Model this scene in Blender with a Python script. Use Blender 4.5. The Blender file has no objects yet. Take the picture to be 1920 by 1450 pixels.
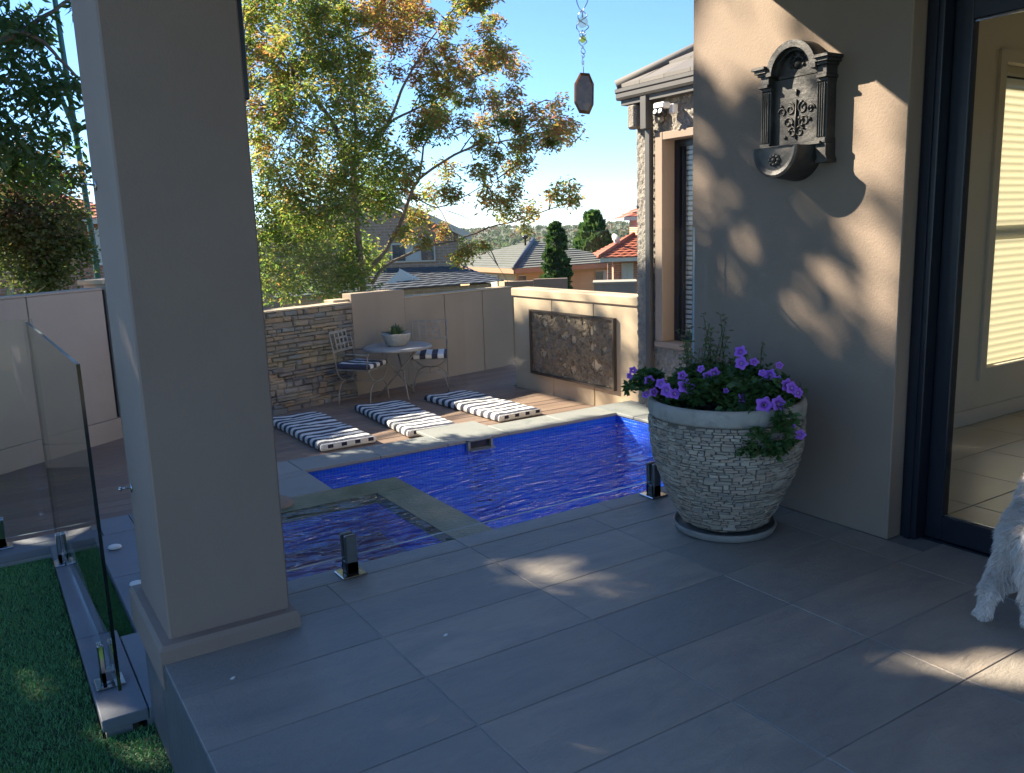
import bpy, bmesh, math, random
import numpy as np
from mathutils import Vector, Matrix, Euler

# ---------------------------------------------------------------- camera, world, sun, exposure
sc = bpy.context.scene
COL = sc.collection
R = math.radians
SUN = Vector((-1.0, 1.45, 1.16)).normalized()          # towards the sun
cam = bpy.data.cameras.new('camera')
cam.sensor_width = 36.0
cam.lens = 29.69
cam.clip_start = 0.05
cam.clip_end = 9000
camo = bpy.data.objects.new('camera', cam)
COL.objects.link(camo)
yaw, pit, rol = 0.56553858, 0.18413825, -0.03373364
fw = Vector((math.cos(pit)*math.sin(yaw), math.cos(pit)*math.cos(yaw), -math.sin(pit)))
rt = Vector((math.cos(yaw), -math.sin(yaw), 0))
up = rt.cross(fw)
r2 = math.cos(rol)*rt + math.sin(rol)*up
u2 = -math.sin(rol)*rt + math.cos(rol)*up
M = Matrix((r2, u2, -fw)).transposed().to_4x4()
M.translation = Vector((0, 0, 1.3))
camo.matrix_world = M
sc.camera = camo

world = bpy.data.worlds.new('World')
sc.world = world
world.use_nodes = True
wn = world.node_tree
wn.nodes.clear()
wo = wn.nodes.new('ShaderNodeOutputWorld')
wb = wn.nodes.new('ShaderNodeBackground')
sky = wn.nodes.new('ShaderNodeTexSky')
sky.sky_type = 'NISHITA'
sky.sun_disc = False
sky.sun_elevation = math.asin(SUN.z)
sky.sun_rotation = math.atan2(SUN.x, SUN.y)
sky.altitude = 1200
sky.air_density = 1.0
sky.dust_density = 0.0
sky.ozone_density = 8.0
wb.inputs['Strength'].default_value = 0.058
wn.links.new(sky.outputs[0], wb.inputs[0])
wn.links.new(wb.outputs[0], wo.inputs[0])

sun = bpy.data.lights.new('sun', 'SUN')
sun.energy = 3.8
sun.angle = R(0.53)
sun.color = (1.0, 0.88, 0.70)
suno = bpy.data.objects.new('sun', sun)
COL.objects.link(suno)
suno.rotation_euler = (-SUN).to_track_quat('-Z', 'Y').to_euler()
suno.location = SUN*60

sc.view_settings.view_transform = 'Standard'
sc.view_settings.look = 'None'
sc.view_settings.gamma = 1.0
sc.view_settings.use_curve_mapping = False
sc.view_settings.exposure = 2.4
sc.render.engine = 'CYCLES'
sc.cycles.use_denoising = True
try:
    sc.cycles.denoiser = 'OPENIMAGEDENOISE'
except Exception:
    pass
sc.cycles.max_bounces = 9
sc.cycles.diffuse_bounces = 5
sc.cycles.glossy_bounces = 4
sc.cycles.transmission_bounces = 6
sc.cycles.transparent_max_bounces = 16
sc.cycles.caustics_reflective = False
sc.cycles.caustics_refractive = False

rng = random.Random(11)
npr = np.random.default_rng(7)

# ---------------------------------------------------------------- helpers
ORG = {}

def org(o):
    return ORG.get(o.name, Vector((0, 0, 0)))

def tag(o, label=None, cat=None, group=None, kind=None):
    if label: o['label'] = label
    if cat: o['category'] = cat
    if group: o['group'] = group
    if kind: o['kind'] = kind
    return o

def empty(name, loc, label, cat, group=None):
    o = bpy.data.objects.new(name, None)
    o.empty_display_size = 0.1
    COL.objects.link(o)
    o.location = loc
    ORG[o.name] = Vector(loc)
    return tag(o, label, cat, group)

def link(name, me, m, parent=None, label=None, cat=None, group=None, kind=None):
    ms = m if isinstance(m, (list, tuple)) else [m]
    if not me.materials:
        for x in ms:
            me.materials.append(x)
    o = bpy.data.objects.new(name, me)
    COL.objects.link(o)
    if parent is not None:
        o.parent = parent
        ORG[o.name] = org(parent)
    return tag(o, label, cat, group, kind)

class MB:
    """collects shapes in world coordinates, then links them as one mesh object"""
    def __init__(s):
        s.v = []; s.f = []; s.mi = []; s.sm = []
    def add(s, vs, fs, mi=0, smooth=False):
        b = len(s.v)
        s.v.extend([tuple(v) for v in vs])
        for f in fs:
            s.f.append(tuple(i+b for i in f)); s.mi.append(mi); s.sm.append(smooth)
        return s
    def box(s, a, b, bev=0.0, mi=0, mat=None):
        x0, y0, z0 = [min(p, q) for p, q in zip(a, b)]
        x1, y1, z1 = [max(p, q) for p, q in zip(a, b)]
        if bev <= 0:
            vs = [(x, y, z) for x in (x0, x1) for y in (y0, y1) for z in (z0, z1)]
            fs = [(0, 1, 3, 2), (4, 6, 7, 5), (0, 4, 5, 1), (2, 3, 7, 6), (0, 2, 6, 4), (1, 5, 7, 3)]
        else:
            e = min(bev, (x1-x0)*.45, (y1-y0)*.45, (z1-z0)*.45)
            bm = bmesh.new()
            bmesh.ops.create_cube(bm, size=1)
            for v in bm.verts:
                v.co = Vector(((x0+x1)/2+v.co.x*(x1-x0), (y0+y1)/2+v.co.y*(y1-y0), (z0+z1)/2+v.co.z*(z1-z0)))
            bmesh.ops.bevel(bm, geom=list(bm.edges), offset=e, segments=1, affect='EDGES')
            bm.verts.ensure_lookup_table()
            vs = [tuple(v.co) for v in bm.verts]
            fs = [tuple(v.index for v in f.verts) for f in bm.faces]
            bm.free()
        if mat is not None:
            vs = [tuple(mat @ Vector(v)) for v in vs]
        return s.add(vs, fs, mi)
    def tube(s, pts, r, n=8, mi=0, cap=True, closed=False):
        pts = [Vector(p) for p in pts]
        N = len(pts)
        rs = r if isinstance(r, (list, tuple)) else [r]*N
        vs = []; fs = []
        prev = None
        for i, p in enumerate(pts):
            if closed:
                t = (pts[(i+1) % N]-pts[i-1])
            else:
                t = (pts[min(i+1, N-1)]-pts[max(i-1, 0)])
            if t.length < 1e-9: t = Vector((0, 0, 1))
            t.normalize()
            if prev is None:
                a = Vector((0, 0, 1)) if abs(t.z) < .9 else Vector((1, 0, 0))
                u = t.cross(a).normalized()
            else:
                u = (prev-t*prev.dot(t))
                u = u.normalized() if u.length > 1e-6 else t.orthogonal().normalized()
            prev = u
            w = t.cross(u)
            for k in range(n):
                an = 2*math.pi*k/n
                vs.append(tuple(p+(u*math.cos(an)+w*math.sin(an))*rs[i]))
        for i in range(N if closed else N-1):
            j = (i+1) % N
            for k in range(n):
                fs.append((i*n+k, i*n+(k+1) % n, j*n+(k+1) % n, j*n+k))
        if cap and not closed:
            fs.append(tuple(range(n-1, -1, -1))); fs.append(tuple((N-1)*n+k for k in range(n)))
        return s.add(vs, fs, mi, True)
    def lathe(s, prof, c=(0, 0, 0), n=32, mi=0, smooth=True, axis=None, cap=False):
        vs = []; fs = []
        for r, z in prof:
            for k in range(n):
                an = 2*math.pi*k/n
                p = Vector((r*math.cos(an), r*math.sin(an), z))
                if axis is not None: p = axis @ p
                vs.append((c[0]+p.x, c[1]+p.y, c[2]+p.z))
        m = len(prof)
        for i in range(m-1):
            for k in range(n):
                fs.append((i*n+k, i*n+(k+1) % n, (i+1)*n+(k+1) % n, (i+1)*n+k))
        if cap:
            fs.append(tuple(range(n-1, -1, -1))); fs.append(tuple((m-1)*n+k for k in range(n)))
        return s.add(vs, fs, mi, smooth)
    def prism(s, poly, axis, a, b, mi=0):
        """poly: 2D points; axis 'x','y','z': extruded along it from a to b"""
        def P(q, t):
            return {'x': (t, q[0], q[1]), 'y': (q[0], t, q[1]), 'z': (q[0], q[1], t)}[axis]
        n = len(poly)
        vs = [P(q, a) for q in poly]+[P(q, b) for q in poly]
        fs = [tuple(range(n-1, -1, -1)), tuple(range(n, 2*n))]
        fs += [(i, (i+1) % n, n+(i+1) % n, n+i) for i in range(n)]
        return s.add(vs, fs, mi)
    def mesh(s, name, parent=None, fixn=True):
        me = bpy.data.meshes.new(name)
        o = org(parent) if parent is not None else Vector((0, 0, 0))
        me.from_pydata([(x-o.x, y-o.y, z-o.z) for x, y, z in s.v], [], s.f)
        me.polygons.foreach_set('material_index', s.mi)
        me.polygons.foreach_set('use_smooth', s.sm)
        me.update()
        if fixn:
            bm = bmesh.new(); bm.from_mesh(me)
            bmesh.ops.recalc_face_normals(bm, faces=bm.faces[:])
            bm.to_mesh(me); bm.free()
        return me
    def build(s, name, m, parent=None, label=None, cat=None, group=None, kind=None):
        return link(name, s.mesh(name, parent), m, parent, label, cat, group, kind)

def copy_tree(o, parent=None):
    c = o.copy()
    COL.objects.link(c)
    if parent is not None:
        c.parent = parent
    for ch in list(o.children):
        copy_tree(ch, c)
    return c

# ---------------------------------------------------------------- materials
def nt(name):
    m = bpy.data.materials.new(name)
    m.use_nodes = True
    t = m.node_tree
    return m, t, t.nodes['Principled BSDF'], t.nodes['Material Output']

def N(t, typ, **kw):
    n = t.nodes.new(typ)
    for k, v in kw.items():
        if k.startswith('i_'):
            n.inputs[int(k[2:]) if k[2:].isdigit() else k[2:]].default_value = v
        else:
            setattr(n, k, v)
    return n

def c4(c):
    return (c[0], c[1], c[2], 1.0)

def ramp(t, stops, fac, interp='LINEAR'):
    r = N(t, 'ShaderNodeValToRGB')
    r.color_ramp.interpolation = interp
    e = r.color_ramp.elements
    while len(e) < len(stops):
        e.new(0.5)
    for el, (p, c) in zip(e, stops):
        el.position = p; el.color = c4(c)
    t.links.new(fac, r.inputs[0])
    return r.outputs[0]

def noise(t, scale, detail=5, rough=.55, vec=None, dist=0):
    n = N(t, 'ShaderNodeTexNoise')
    n.inputs['Scale'].default_value = scale
    n.inputs['Detail'].default_value = detail
    n.inputs['Roughness'].default_value = rough
    n.inputs['Distortion'].default_value = dist
    if vec is not None:
        t.links.new(vec, n.inputs['Vector'])
    return n.outputs['Fac']

def pos(t):
    return N(t, 'ShaderNodeNewGeometry').outputs['Position']

def mixc(t, fac, a, b, typ='MIX'):
    m = N(t, 'ShaderNodeMix', data_type='RGBA', blend_type=typ)
    for s, v in ((0, fac), (6, a), (7, b)):
        if isinstance(v, (int, float)): m.inputs[s].default_value = v
        elif isinstance(v, tuple): m.inputs[s].default_value = c4(v)
        else: t.links.new(v, m.inputs[s])
    return m.outputs[2]

def math_(t, op, a, b=0.0):
    m = N(t, 'ShaderNodeMath', operation=op)
    for s, v in ((0, a), (1, b)):
        if isinstance(v, (int, float)): m.inputs[s].default_value = v
        else: t.links.new(v, m.inputs[s])
    return m.outputs[0]

def bumpn(t, h, strength, dist=.01):
    b = N(t, 'ShaderNodeBump')
    b.inputs['Strength'].default_value = strength
    b.inputs['Distance'].default_value = dist
    t.links.new(h, b.inputs['Height'])
    return b.outputs[0]

def mat(name, c1, c2=None, scale=6.0, rough=.6, bump=0.0, bscale=60.0, bdist=.01, metal=0.0, spec=.5, rnd=None, rndamt=.0, stain=None, detail=6, rvar=0.0):
    """noise-mixed colour; rnd: list of stops chosen per object; stain: (colour, scale, lo, hi)"""
    m, t, p, o = nt(name)
    P = pos(t)
    c2 = c2 or c1
    if rnd:
        oi = N(t, 'ShaderNodeObjectInfo').outputs['Random']
        base = ramp(t, [(i/len(rnd), c) for i, c in enumerate(rnd)], oi, 'CONSTANT')
        f = noise(t, scale, detail, .6, P)
        base = mixc(t, math_(t, 'MULTIPLY', f, .8), base, c2)
    else:
        f = noise(t, scale, detail, .6, P)
        base = ramp(t, [(.3, c1), (.7, c2)], f)
    if rndamt:
        oi = N(t, 'ShaderNodeObjectInfo').outputs['Random']
        hv = N(t, 'ShaderNodeHueSaturation')
        t.links.new(math_(t, 'ADD', math_(t, 'MULTIPLY', oi, rndamt), 1-rndamt/2), hv.inputs['Value'])
        t.links.new(base, hv.inputs['Color']); base = hv.outputs[0]
    if stain:
        sf = ramp(t, [(stain[2], (0, 0, 0)), (stain[3], (1, 1, 1))], noise(t, stain[1], 6, .6, P, .4))
        base = mixc(t, sf, base, stain[0])
    t.links.new(base, p.inputs['Base Color'])
    p.inputs['Roughness'].default_value = rough
    if rvar:
        rr = math_(t, 'ADD', math_(t, 'MULTIPLY', noise(t, scale*.7, 4, .6, P), rvar), rough-rvar/2)
        t.links.new(rr, p.inputs['Roughness'])
    p.inputs['Metallic'].default_value = metal
    p.inputs['Specular IOR Level'].default_value = spec
    if bump:
        t.links.new(bumpn(t, noise(t, bscale, 6, .6, P), bump, bdist), p.inputs['Normal'])
    return m

def leafmat(name, stops, trans=.6, gloss=.03):
    m, t, p, o = nt(name)
    t.nodes.remove(p)
    a = N(t, 'ShaderNodeAttribute', attribute_name='hue')
    c = ramp(t, stops, a.outputs['Fac'])
    d = N(t, 'ShaderNodeBsdfDiffuse'); tr = N(t, 'ShaderNodeBsdfTranslucent')
    g = N(t, 'ShaderNodeBsdfGlossy'); g.inputs['Roughness'].default_value = .55
    g.inputs['Color'].default_value = (.9, .9, .9, 1)
    t.links.new(c, d.inputs[0])
    hv = N(t, 'ShaderNodeHueSaturation'); hv.inputs['Value'].default_value = 2.3; hv.inputs['Saturation'].default_value = 1.1
    t.links.new(c, hv.inputs['Color']); t.links.new(hv.outputs[0], tr.inputs[0])
    m1 = N(t, 'ShaderNodeMixShader'); m1.inputs[0].default_value = trans
    t.links.new(d.outputs[0], m1.inputs[1]); t.links.new(tr.outputs[0], m1.inputs[2])
    m2 = N(t, 'ShaderNodeMixShader'); m2.inputs[0].default_value = gloss
    t.links.new(m1.outputs[0], m2.inputs[1]); t.links.new(g.outputs[0], m2.inputs[2])
    t.links.new(m2.outputs[0], o.inputs[0])
    return m

def glassmat(name, tint, ior=1.5, refl=1.0, smudge=0.0):
    m, t, p, o = nt(name)
    t.nodes.remove(p)
    tr = N(t, 'ShaderNodeBsdfTransparent'); tr.inputs[0].default_value = c4(tint)
    g = N(t, 'ShaderNodeBsdfGlossy'); g.inputs['Roughness'].default_value = 0.0
    fr = N(t, 'ShaderNodeFresnel'); fr.inputs[0].default_value = ior
    ge = N(t, 'ShaderNodeNewGeometry')
    fac = math_(t, 'MULTIPLY', math_(t, 'MULTIPLY', fr.outputs[0], math_(t, 'SUBTRACT', 1.0, ge.outputs['Backfacing'])), refl)
    mx = N(t, 'ShaderNodeMixShader')
    t.links.new(fac, mx.inputs[0]); t.links.new(tr.outputs[0], mx.inputs[1]); t.links.new(g.outputs[0], mx.inputs[2])
    out = mx.outputs[0]
    if smudge:
        d = N(t, 'ShaderNodeBsdfDiffuse'); d.inputs[0].default_value = (.7, .7, .7, 1)
        mx2 = N(t, 'ShaderNodeMixShader')
        f = ramp(t, [(.5, (0, 0, 0)), (.8, (smudge,)*3)], noise(t, 5, 6, .65, ge.outputs['Position'], .6))
        t.links.new(f, mx2.inputs[0]); t.links.new(out, mx2.inputs[1]); t.links.new(d.outputs[0], mx2.inputs[2])
        out = mx2.outputs[0]
    t.links.new(out, o.inputs[0])
    return m

def brickmat(name, uv, w, h, mortar, c1, c2, cm, rough=.7, bump=.4, offset=.5, msmooth=.1, spec=.5):
    """brick or mosaic texture on a world plane; uv: two axes such as 'xz'"""
    m, t, p, o = nt(name)
    sp = N(t, 'ShaderNodeSeparateXYZ'); t.links.new(pos(t), sp.inputs[0])
    cb = N(t, 'ShaderNodeCombineXYZ')
    for i, a in enumerate(uv):
        t.links.new(sp.outputs['xyz'.index(a)], cb.inputs[i])
    b = N(t, 'ShaderNodeTexBrick'); b.offset = offset
    t.links.new(cb.outputs[0], b.inputs['Vector'])
    b.inputs['Scale'].default_value = 1.0
    b.inputs['Mortar Size'].default_value = mortar
    b.inputs['Mortar Smooth'].default_value = msmooth
    b.inputs['Brick Width'].default_value = w
    b.inputs['Row Height'].default_value = h
    b.inputs['Color1'].default_value = c4(c1); b.inputs['Color2'].default_value = c4(c2); b.inputs['Mortar'].default_value = c4(cm)
    nz = noise(t, 9, 5, .6, cb.outputs[0])
    col = mixc(t, math_(t, 'MULTIPLY', nz, .35), b.outputs['Color'], tuple(x*.6 for x in c1))
    t.links.new(col, p.inputs['Base Color'])
    p.inputs['Roughness'].default_value = rough
    p.inputs['Specular IOR Level'].default_value = spec
    t.links.new(bumpn(t, math_(t, 'SUBTRACT', 1.0, b.outputs['Fac']), bump, .004), p.inputs['Normal'])
    return m

def slate(name):
    """cleft slate porcelain: shade varies per tile, streaks along the tile, scuffs and lime bloom"""
    m, t, p, o = nt(name)
    oi = N(t, 'ShaderNodeObjectInfo').outputs['Random']
    P = pos(t)
    off = N(t, 'ShaderNodeVectorMath', operation='ADD')
    cb = N(t, 'ShaderNodeCombineXYZ'); 
    t.links.new(math_(t, 'MULTIPLY', oi, 37.0), cb.inputs[2])
    t.links.new(P, off.inputs[0]); t.links.new(cb.outputs[0], off.inputs[1])
    mp = N(t, 'ShaderNodeMapping'); mp.inputs['Scale'].default_value = (1.0, 2.6, 1.0)
    t.links.new(off.outputs[0], mp.inputs['Vector'])
    base = ramp(t, [(0, (.30, .262, .218)), (.17, (.37, .315, .255)), (.34, (.27, .246, .215)), (.5, (.35, .295, .24)), (.67, (.31, .275, .232)), (.84, (.325, .268, .222))], oi, 'CONSTANT')
    n1 = noise(t, 3.2, 7, .62, mp.outputs[0], .5)
    base = mixc(t, ramp(t, [(.30, (.75, .75, .75)), (.62, (0, 0, 0))], n1), base, (.20, .188, .175))
    n2 = noise(t, 1.1, 6, .6, off.outputs[0], .3)
    base = mixc(t, ramp(t, [(.55, (0, 0, 0)), (.78, (.55, .55, .55))], n2), base, (.33, .29, .255))
    n3 = noise(t, 160, 3, .6, P)
    base = mixc(t, ramp(t, [(.60, (0, 0, 0)), (.72, (.35, .35, .35))], n3), base, (.30, .30, .30))
    t.links.new(base, p.inputs['Base Color'])
    rr = math_(t, 'ADD', math_(t, 'MULTIPLY', n1, .28), .40)
    t.links.new(rr, p.inputs['Roughness'])
    mp2 = N(t, 'ShaderNodeMapping'); mp2.inputs['Scale'].default_value = (9.0, 26.0, 9.0)
    t.links.new(off.outputs[0], mp2.inputs['Vector'])
    h = math_(t, 'ADD', math_(t, 'MULTIPLY', noise(t, 1.0, 8, .68, mp2.outputs[0], .6), 1.0), math_(t, 'MULTIPLY', noise(t, 90, 4, .6, P), .25))
    t.links.new(bumpn(t, h, .8, .008), p.inputs['Normal'])
    return m

m_tile_old = mat('slate_tile_plain', (.09, .10, .12), (.085, .096, .115), 5, .52, .35, 45, .006, rnd=[(.135, .15, .175), (.145, .152, .172), (.128, .145, .168), (.142, .145, .165)], rvar=.2, stain=((.11, .105, .10), 2.2, .60, .78))
m_grout = mat('grout', (.10, .10, .10), (.40, .39, .37), 1.3, .9)
m_tile = slate('slate_tile')
m_pave = mat('paving_stone', (.075, .085, .10), (.10, .115, .13), 4, .6, .3, 50, .005, rnd=[(.19, .205, .225), (.205, .22, .235), (.175, .19, .21)])
m_coping = mat('coping_stone', (.15, .165, .165), (.20, .205, .19), 5, .7, .3, 60, .005, rnd=[(.23, .245, .235), (.26, .265, .245), (.21, .225, .22)], stain=((.10, .13, .12), 3, .55, .8))
m_tan = mat('tan_render', (.255, .192, .142), (.275, .208, .155), 3, .85, .42, 120, .004, stain=((.235, .178, .133), 1.1, .5, .8))
m_taupe = mat('taupe_render', (.265, .19, .148), (.285, .208, .162), 2.5, .8, .38, 110, .004, stain=((.24, .17, .134), 1.4, .5, .8))
m_wallgrey = mat('beige_render', (.40, .325, .25), (.43, .35, .27), 2.5, .85, .15, 150, .003, stain=((.365, .295, .23), 1.2, .5, .8))
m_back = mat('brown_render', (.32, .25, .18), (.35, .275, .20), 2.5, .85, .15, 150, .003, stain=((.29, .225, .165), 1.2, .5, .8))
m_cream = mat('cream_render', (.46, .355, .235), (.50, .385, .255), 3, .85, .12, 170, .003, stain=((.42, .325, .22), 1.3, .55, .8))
m_wood = mat('deck_wood', (.22, .15, .10), (.18, .12, .085), 9, .65, .3, 90, .003, rnd=[(.27, .185, .13), (.24, .16, .115), (.30, .205, .15), (.225, .15, .11)])
m_dark = mat('dark_frame', (.006, .009, .016), (.008, .012, .02), 20, .35, .05, 200, .001)
m_steel = mat('polished_steel', (.55, .55, .54), (.5, .5, .5), 15, .16, metal=1.0)
m_blacksteel = mat('satin_black_steel', (.02, .021, .024), (.03, .03, .033), 15, .3, metal=.6)
m_turf = None
m_soil = mat('soil', (.09, .07, .045), (.05, .045, .03), 5, .95, .5, 30, .02)
m_white = mat('white_paint', (.75, .73, .68), (.7, .68, .62), 5, .6)
m_glass = glassmat('clear_glass', (.97, .985, .98))
m_glassL = glassmat('tinted_glass', (.90, .93, .92), smudge=.006)
m_glassedge = mat('glass_edge_dark', (.004, .009, .008), (.006, .012, .01), 5, .12)
m_glasstop = mat('glass_edge_top', (.30, .37, .38), (.36, .43, .44), 5, .12, spec=1.0)  # pale colour stands in for the sky reflected in the glass edge

# ---------------------------------------------------------------- setting: terrain, patio, lower paving, deck, pool
def tz(x, y):
    """height of the falling hillside and the far hills"""
    d = math.hypot(x, y)
    a = math.atan2(x, y)
    if d < 11: return -.9
    z = -.9-2.4*min(1, (d-11)/30)
    if d > 41: z -= 55*(1-math.exp(-(d-41)/420))
    if d > 900:
        s = min(1, (d-900)/2600)
        s = s*s*(3-2*s)
        z += s*(58+8*math.sin(a*9+1)+5*math.sin(a*23+2)+3*math.sin(a*57))
    return z

g = MB()
rad = [0.5, 4, 8, 11, 14, 18, 23, 30, 41, 60, 90, 130, 190, 270, 380, 520, 700, 900, 1150, 1450, 1800, 2200, 2600, 3000, 3500, 4200, 5000]
NA = 180
vs = []
for r_ in rad:
    for k in range(NA):
        a_ = 2*math.pi*k/NA
        x, y = r_*math.sin(a_), r_*math.cos(a_)
        vs.append((x, y, tz(x, y)-(1.2 if r_ < 10 else 0)))
fs = []
for i in range(len(rad)-1):
    for k in range(NA):
        fs.append((i*NA+k, i*NA+(k+1) % NA, (i+1)*NA+(k+1) % NA, (i+1)*NA+k))
fs.append(tuple(range(NA)))
g.add(vs, fs, 0, True)
m_terrain = mat('hillside', (.06, .08, .04), (.10, .10, .055), .02, .95, detail=8)
g.build('terrain', m_terrain, kind='structure')

# patio: screed slab, tiles as pieces
XL, YE = .365, 3.055
pt = MB().box((XL+.012, -2.4, -.42), (3.19, YE-.012, -.0025))
patio = pt.build('patio', m_grout, kind='structure')
XE = [.365, .998, 1.626, 2.243, 2.862, 3.19]
YS = [3.055, 2.932, 2.727, 2.413, 2.105, 1.797, 1.49, 1.18, .87, .56, .25, -.06, -.37, -.9, -1.5]
m_riser = mat('riser_slate_shaded', (.085, .09, .095), (.12, .122, .125), 5, .6, .5, 40, .008, stain=((.19, .18, .17), 3, .55, .8))  # same slate as the tiles, with the riser's shade darkened into the colour
def piece(name, a, b, m, parent, bev=.002, cache=None, rj=0.0):
    mb = MB().box(a, b, bev)
    return mb.build(name, m, parent)
for j in range(len(YS)-1):
    xs = XE
    if j == 0: xs = [.365, .81, 1.62, 2.40, 3.03]
    for i in range(len(xs)-1):
        x1 = min(xs[i+1], 3.03 if YS[j] > 1.96 else 3.19)
        w = rng.uniform(-.0006, .0006)
        o = piece('tile', (xs[i]+.0015, YS[j+1]+.0015, -.014), (x1-.0015, YS[j]-.0015 if j else YS[j], 0+w), m_tile, patio)
for j in range(len(YS)-1):                                  # riser on the lawn side
    if j in (0, 2): continue
    y1 = YS[j-1] if j in (1, 3) else YS[j]
    piece('riser_tile', (XL-.001, YS[j+1]+.002, -.40), (XL+.013, y1-.002, -.0035), m_riser, patio)
piece('riser_tile', (XL+.02, YE-.013, -.60), (3.03, YE-.001, -.016), m_tile, patio)

# lower paving: kerb strips under the left glass and the flags beside the pillar
lp = MB().box((-3.6, 5.12, -.55), (.40, 5.32, -.352)).box((.43, 3.06, -.55), (.94, 5.42, -.352)).box((.21, 3.05, -.55), (.295, 5.11, -.352)).box((.345, 3.05, -.55), (.43, 3.74, -.352))
paving = lp.build('paving', m_grout, kind='structure')
for (a, b) in (((.20, 3.04), (.35, 3.78)), ((.20, 3.784), (.302, 5.108)), ((.354, 3.04), (.645, 3.70)), ((.42, 3.704), (.645, 4.40)), ((.649, 3.04), (.945, 3.70)), ((.649, 3.704), (.945, 4.40)), ((.42, 4.404), (.645, 5.108)), ((.649, 4.404), (.945, 5.108)), ((.47, 5.112), (.645, 5.43)), ((.649, 5.112), (.945, 5.43))):
    piece('paving_slab', (a[0], a[1], -.375), (b[0], b[1], -.33+rng.uniform(-.001, .001)), m_pave, paving, .003)
for k in range(6):
    piece('paving_slab', (.466-.66*(k+1)+.004, 5.112, -.375), (.466-.66*k, 5.33, -.33), m_pave, paving, .003)

# artificial lawn
tb = MB().box((-6, -3, -.6), (XL-.002, 3.035, -.395)).box((-6, 3.035, -.6), (.198, 5.108, -.395)).box((.303, 3.79, -.6), (.418, 5.106, -.385))
m_turfbase = mat('turf_base', (.012, .035, .012), (.02, .05, .018), 8, .9)
tb.build('lawn', m_turfbase, kind='structure')
m_blade, t_, p_, o_ = nt('turf_blade')
gi = N(t_, 'ShaderNodeNewGeometry').outputs['Random Per Island']
c_ = ramp(t_, [(0, (.10, .30, .085)), (.5, (.135, .38, .11)), (.9, (.17, .42, .14)), (.97, (.17, .18, .11))], gi)
hv_ = mixc(t_, math_(t_, 'MULTIPLY', noise(t_, 2.3, 4, .6, pos(t_)), .5), c_, (.05, .15, .05))
t_.links.new(hv_, p_.inputs['Base Color']); p_.inputs['Roughness'].default_value = .55
def blades(n, x0, x1, y0, y1, z):
    x = npr.uniform(x0, x1, n); y = npr.uniform(y0, y1, n)
    a = npr.uniform(0, 2*np.pi, n); h = npr.uniform(.009, .020, n); w = .0019
    b = npr.uniform(0, 2*np.pi, n); l = npr.uniform(.003, .016, n)
    v = np.empty((n, 3, 3))
    v[:, 0] = np.stack([x-np.cos(a)*w, y-np.sin(a)*w, np.full(n, z)], 1)
    v[:, 1] = np.stack([x+np.cos(a)*w, y+np.sin(a)*w, np.full(n, z)], 1)
    v[:, 2] = np.stack([x+np.cos(b)*l, y+np.sin(b)*l, z+h], 1)
    return v
def tri_mesh(name, v, m, parent=None, kind=None, attr=None, k=3, label=None, cat=None, group=None):
    n = len(v)
    me = bpy.data.meshes.new(name)
    me.vertices.add(n*k); me.loops.add(n*k); me.polygons.add(n)
    o = org(parent) if parent is not None else Vector((0, 0, 0))
    co = (np.asarray(v, dtype=np.float64).reshape(-1, 3)-np.array([o.x, o.y, o.z])).astype(np.float32)
    me.vertices.foreach_set('co', co.ravel())
    me.loops.foreach_set('vertex_index', np.arange(n*k, dtype=np.int32))
    me.polygons.foreach_set('loop_start', np.arange(0, n*k, k, dtype=np.int32))
    me.polygons.foreach_set('loop_total', np.full(n, k, dtype=np.int32))
    if attr is not None:
        at = me.attributes.new('hue', 'FLOAT', 'POINT')
        at.data.foreach_set('value', np.repeat(np.asarray(attr, dtype=np.float32), k))
    me.update(calc_edges=True)
    return link(name, me, m, parent, label, cat, group, kind)
tv = np.concatenate([blades(130000, -1.1, .196, 1.6, 5.1, -.396), blades(22000, -.3, .362, 1.7, 3.03, -.396), blades(14000, .304, .418, 3.8, 5.1, -.386)])
tri_mesh('artificial_grass', tv, m_blade, kind='stuff')

# timber deck: boards as pieces
dk = MB().box((-4, 5.34, -.7), (.94, 9.5, -.512)).box((.94, 6.03, -.7), (6.2, 9.9, -.512)).box((-4, 5.335, -.51), (.945, 5.345, -.345))
deck = dk.build('deck', m_soil, kind='structure')
y = 5.34; k = 0
while y < 9.75:
    w = .138
    x0 = -4.0
    cuts = [x0, rng.uniform(-2, 0), rng.uniform(1.2, 3.0), 5.17 if y < 8.1 else 6.2]
    if y+w < 6.05: cuts = [x0, rng.uniform(-2, 0), .94]
    for i in range(len(cuts)-1):
        piece('deck_board', (cuts[i]+.0015, y+.002, -.508), (cuts[i+1]-.0015, y+w-.003, -.48+rng.uniform(-.0012, .0012)), m_wood, deck, .003)
    y += w+.001

# pool
WZ = -.402
bl1, bl2, blm = (.001, .065, .66), (.002, .10, .80), (.06, .17, .5)
m_mxz = brickmat('mosaic_along_x', 'xz', .026, .026, .0022, bl1, bl2, blm, .2, .5, 0)
m_myz = brickmat('mosaic_along_y', 'yz', .026, .026, .0022, bl1, bl2, blm, .2, .5, 0)
m_mxy = brickmat('mosaic_floor', 'xy', .026, .026, .0022, bl1, bl2, blm, .2, .5, 0)
px0, px1, py0, py1, pz = 1.83, 4.71, 3.056, 5.70, -1.75
pb = MB()
pb.add([(px0, py1, pz), (px1, py1, pz), (px1, py1, -.352), (px0, py1, -.352)], [(0, 1, 2, 3)], 0)
pb.add([(px0, py0, pz), (px1, py0, pz), (px1, py0, -.05), (px0, py0, -.05)], [(0, 3, 2, 1)], 0)
pb.add([(px1, py0, pz), (px1, py1, pz), (px1, py1, -.352), (px1, py0, -.352)], [(0, 1, 2, 3)], 1)
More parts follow.
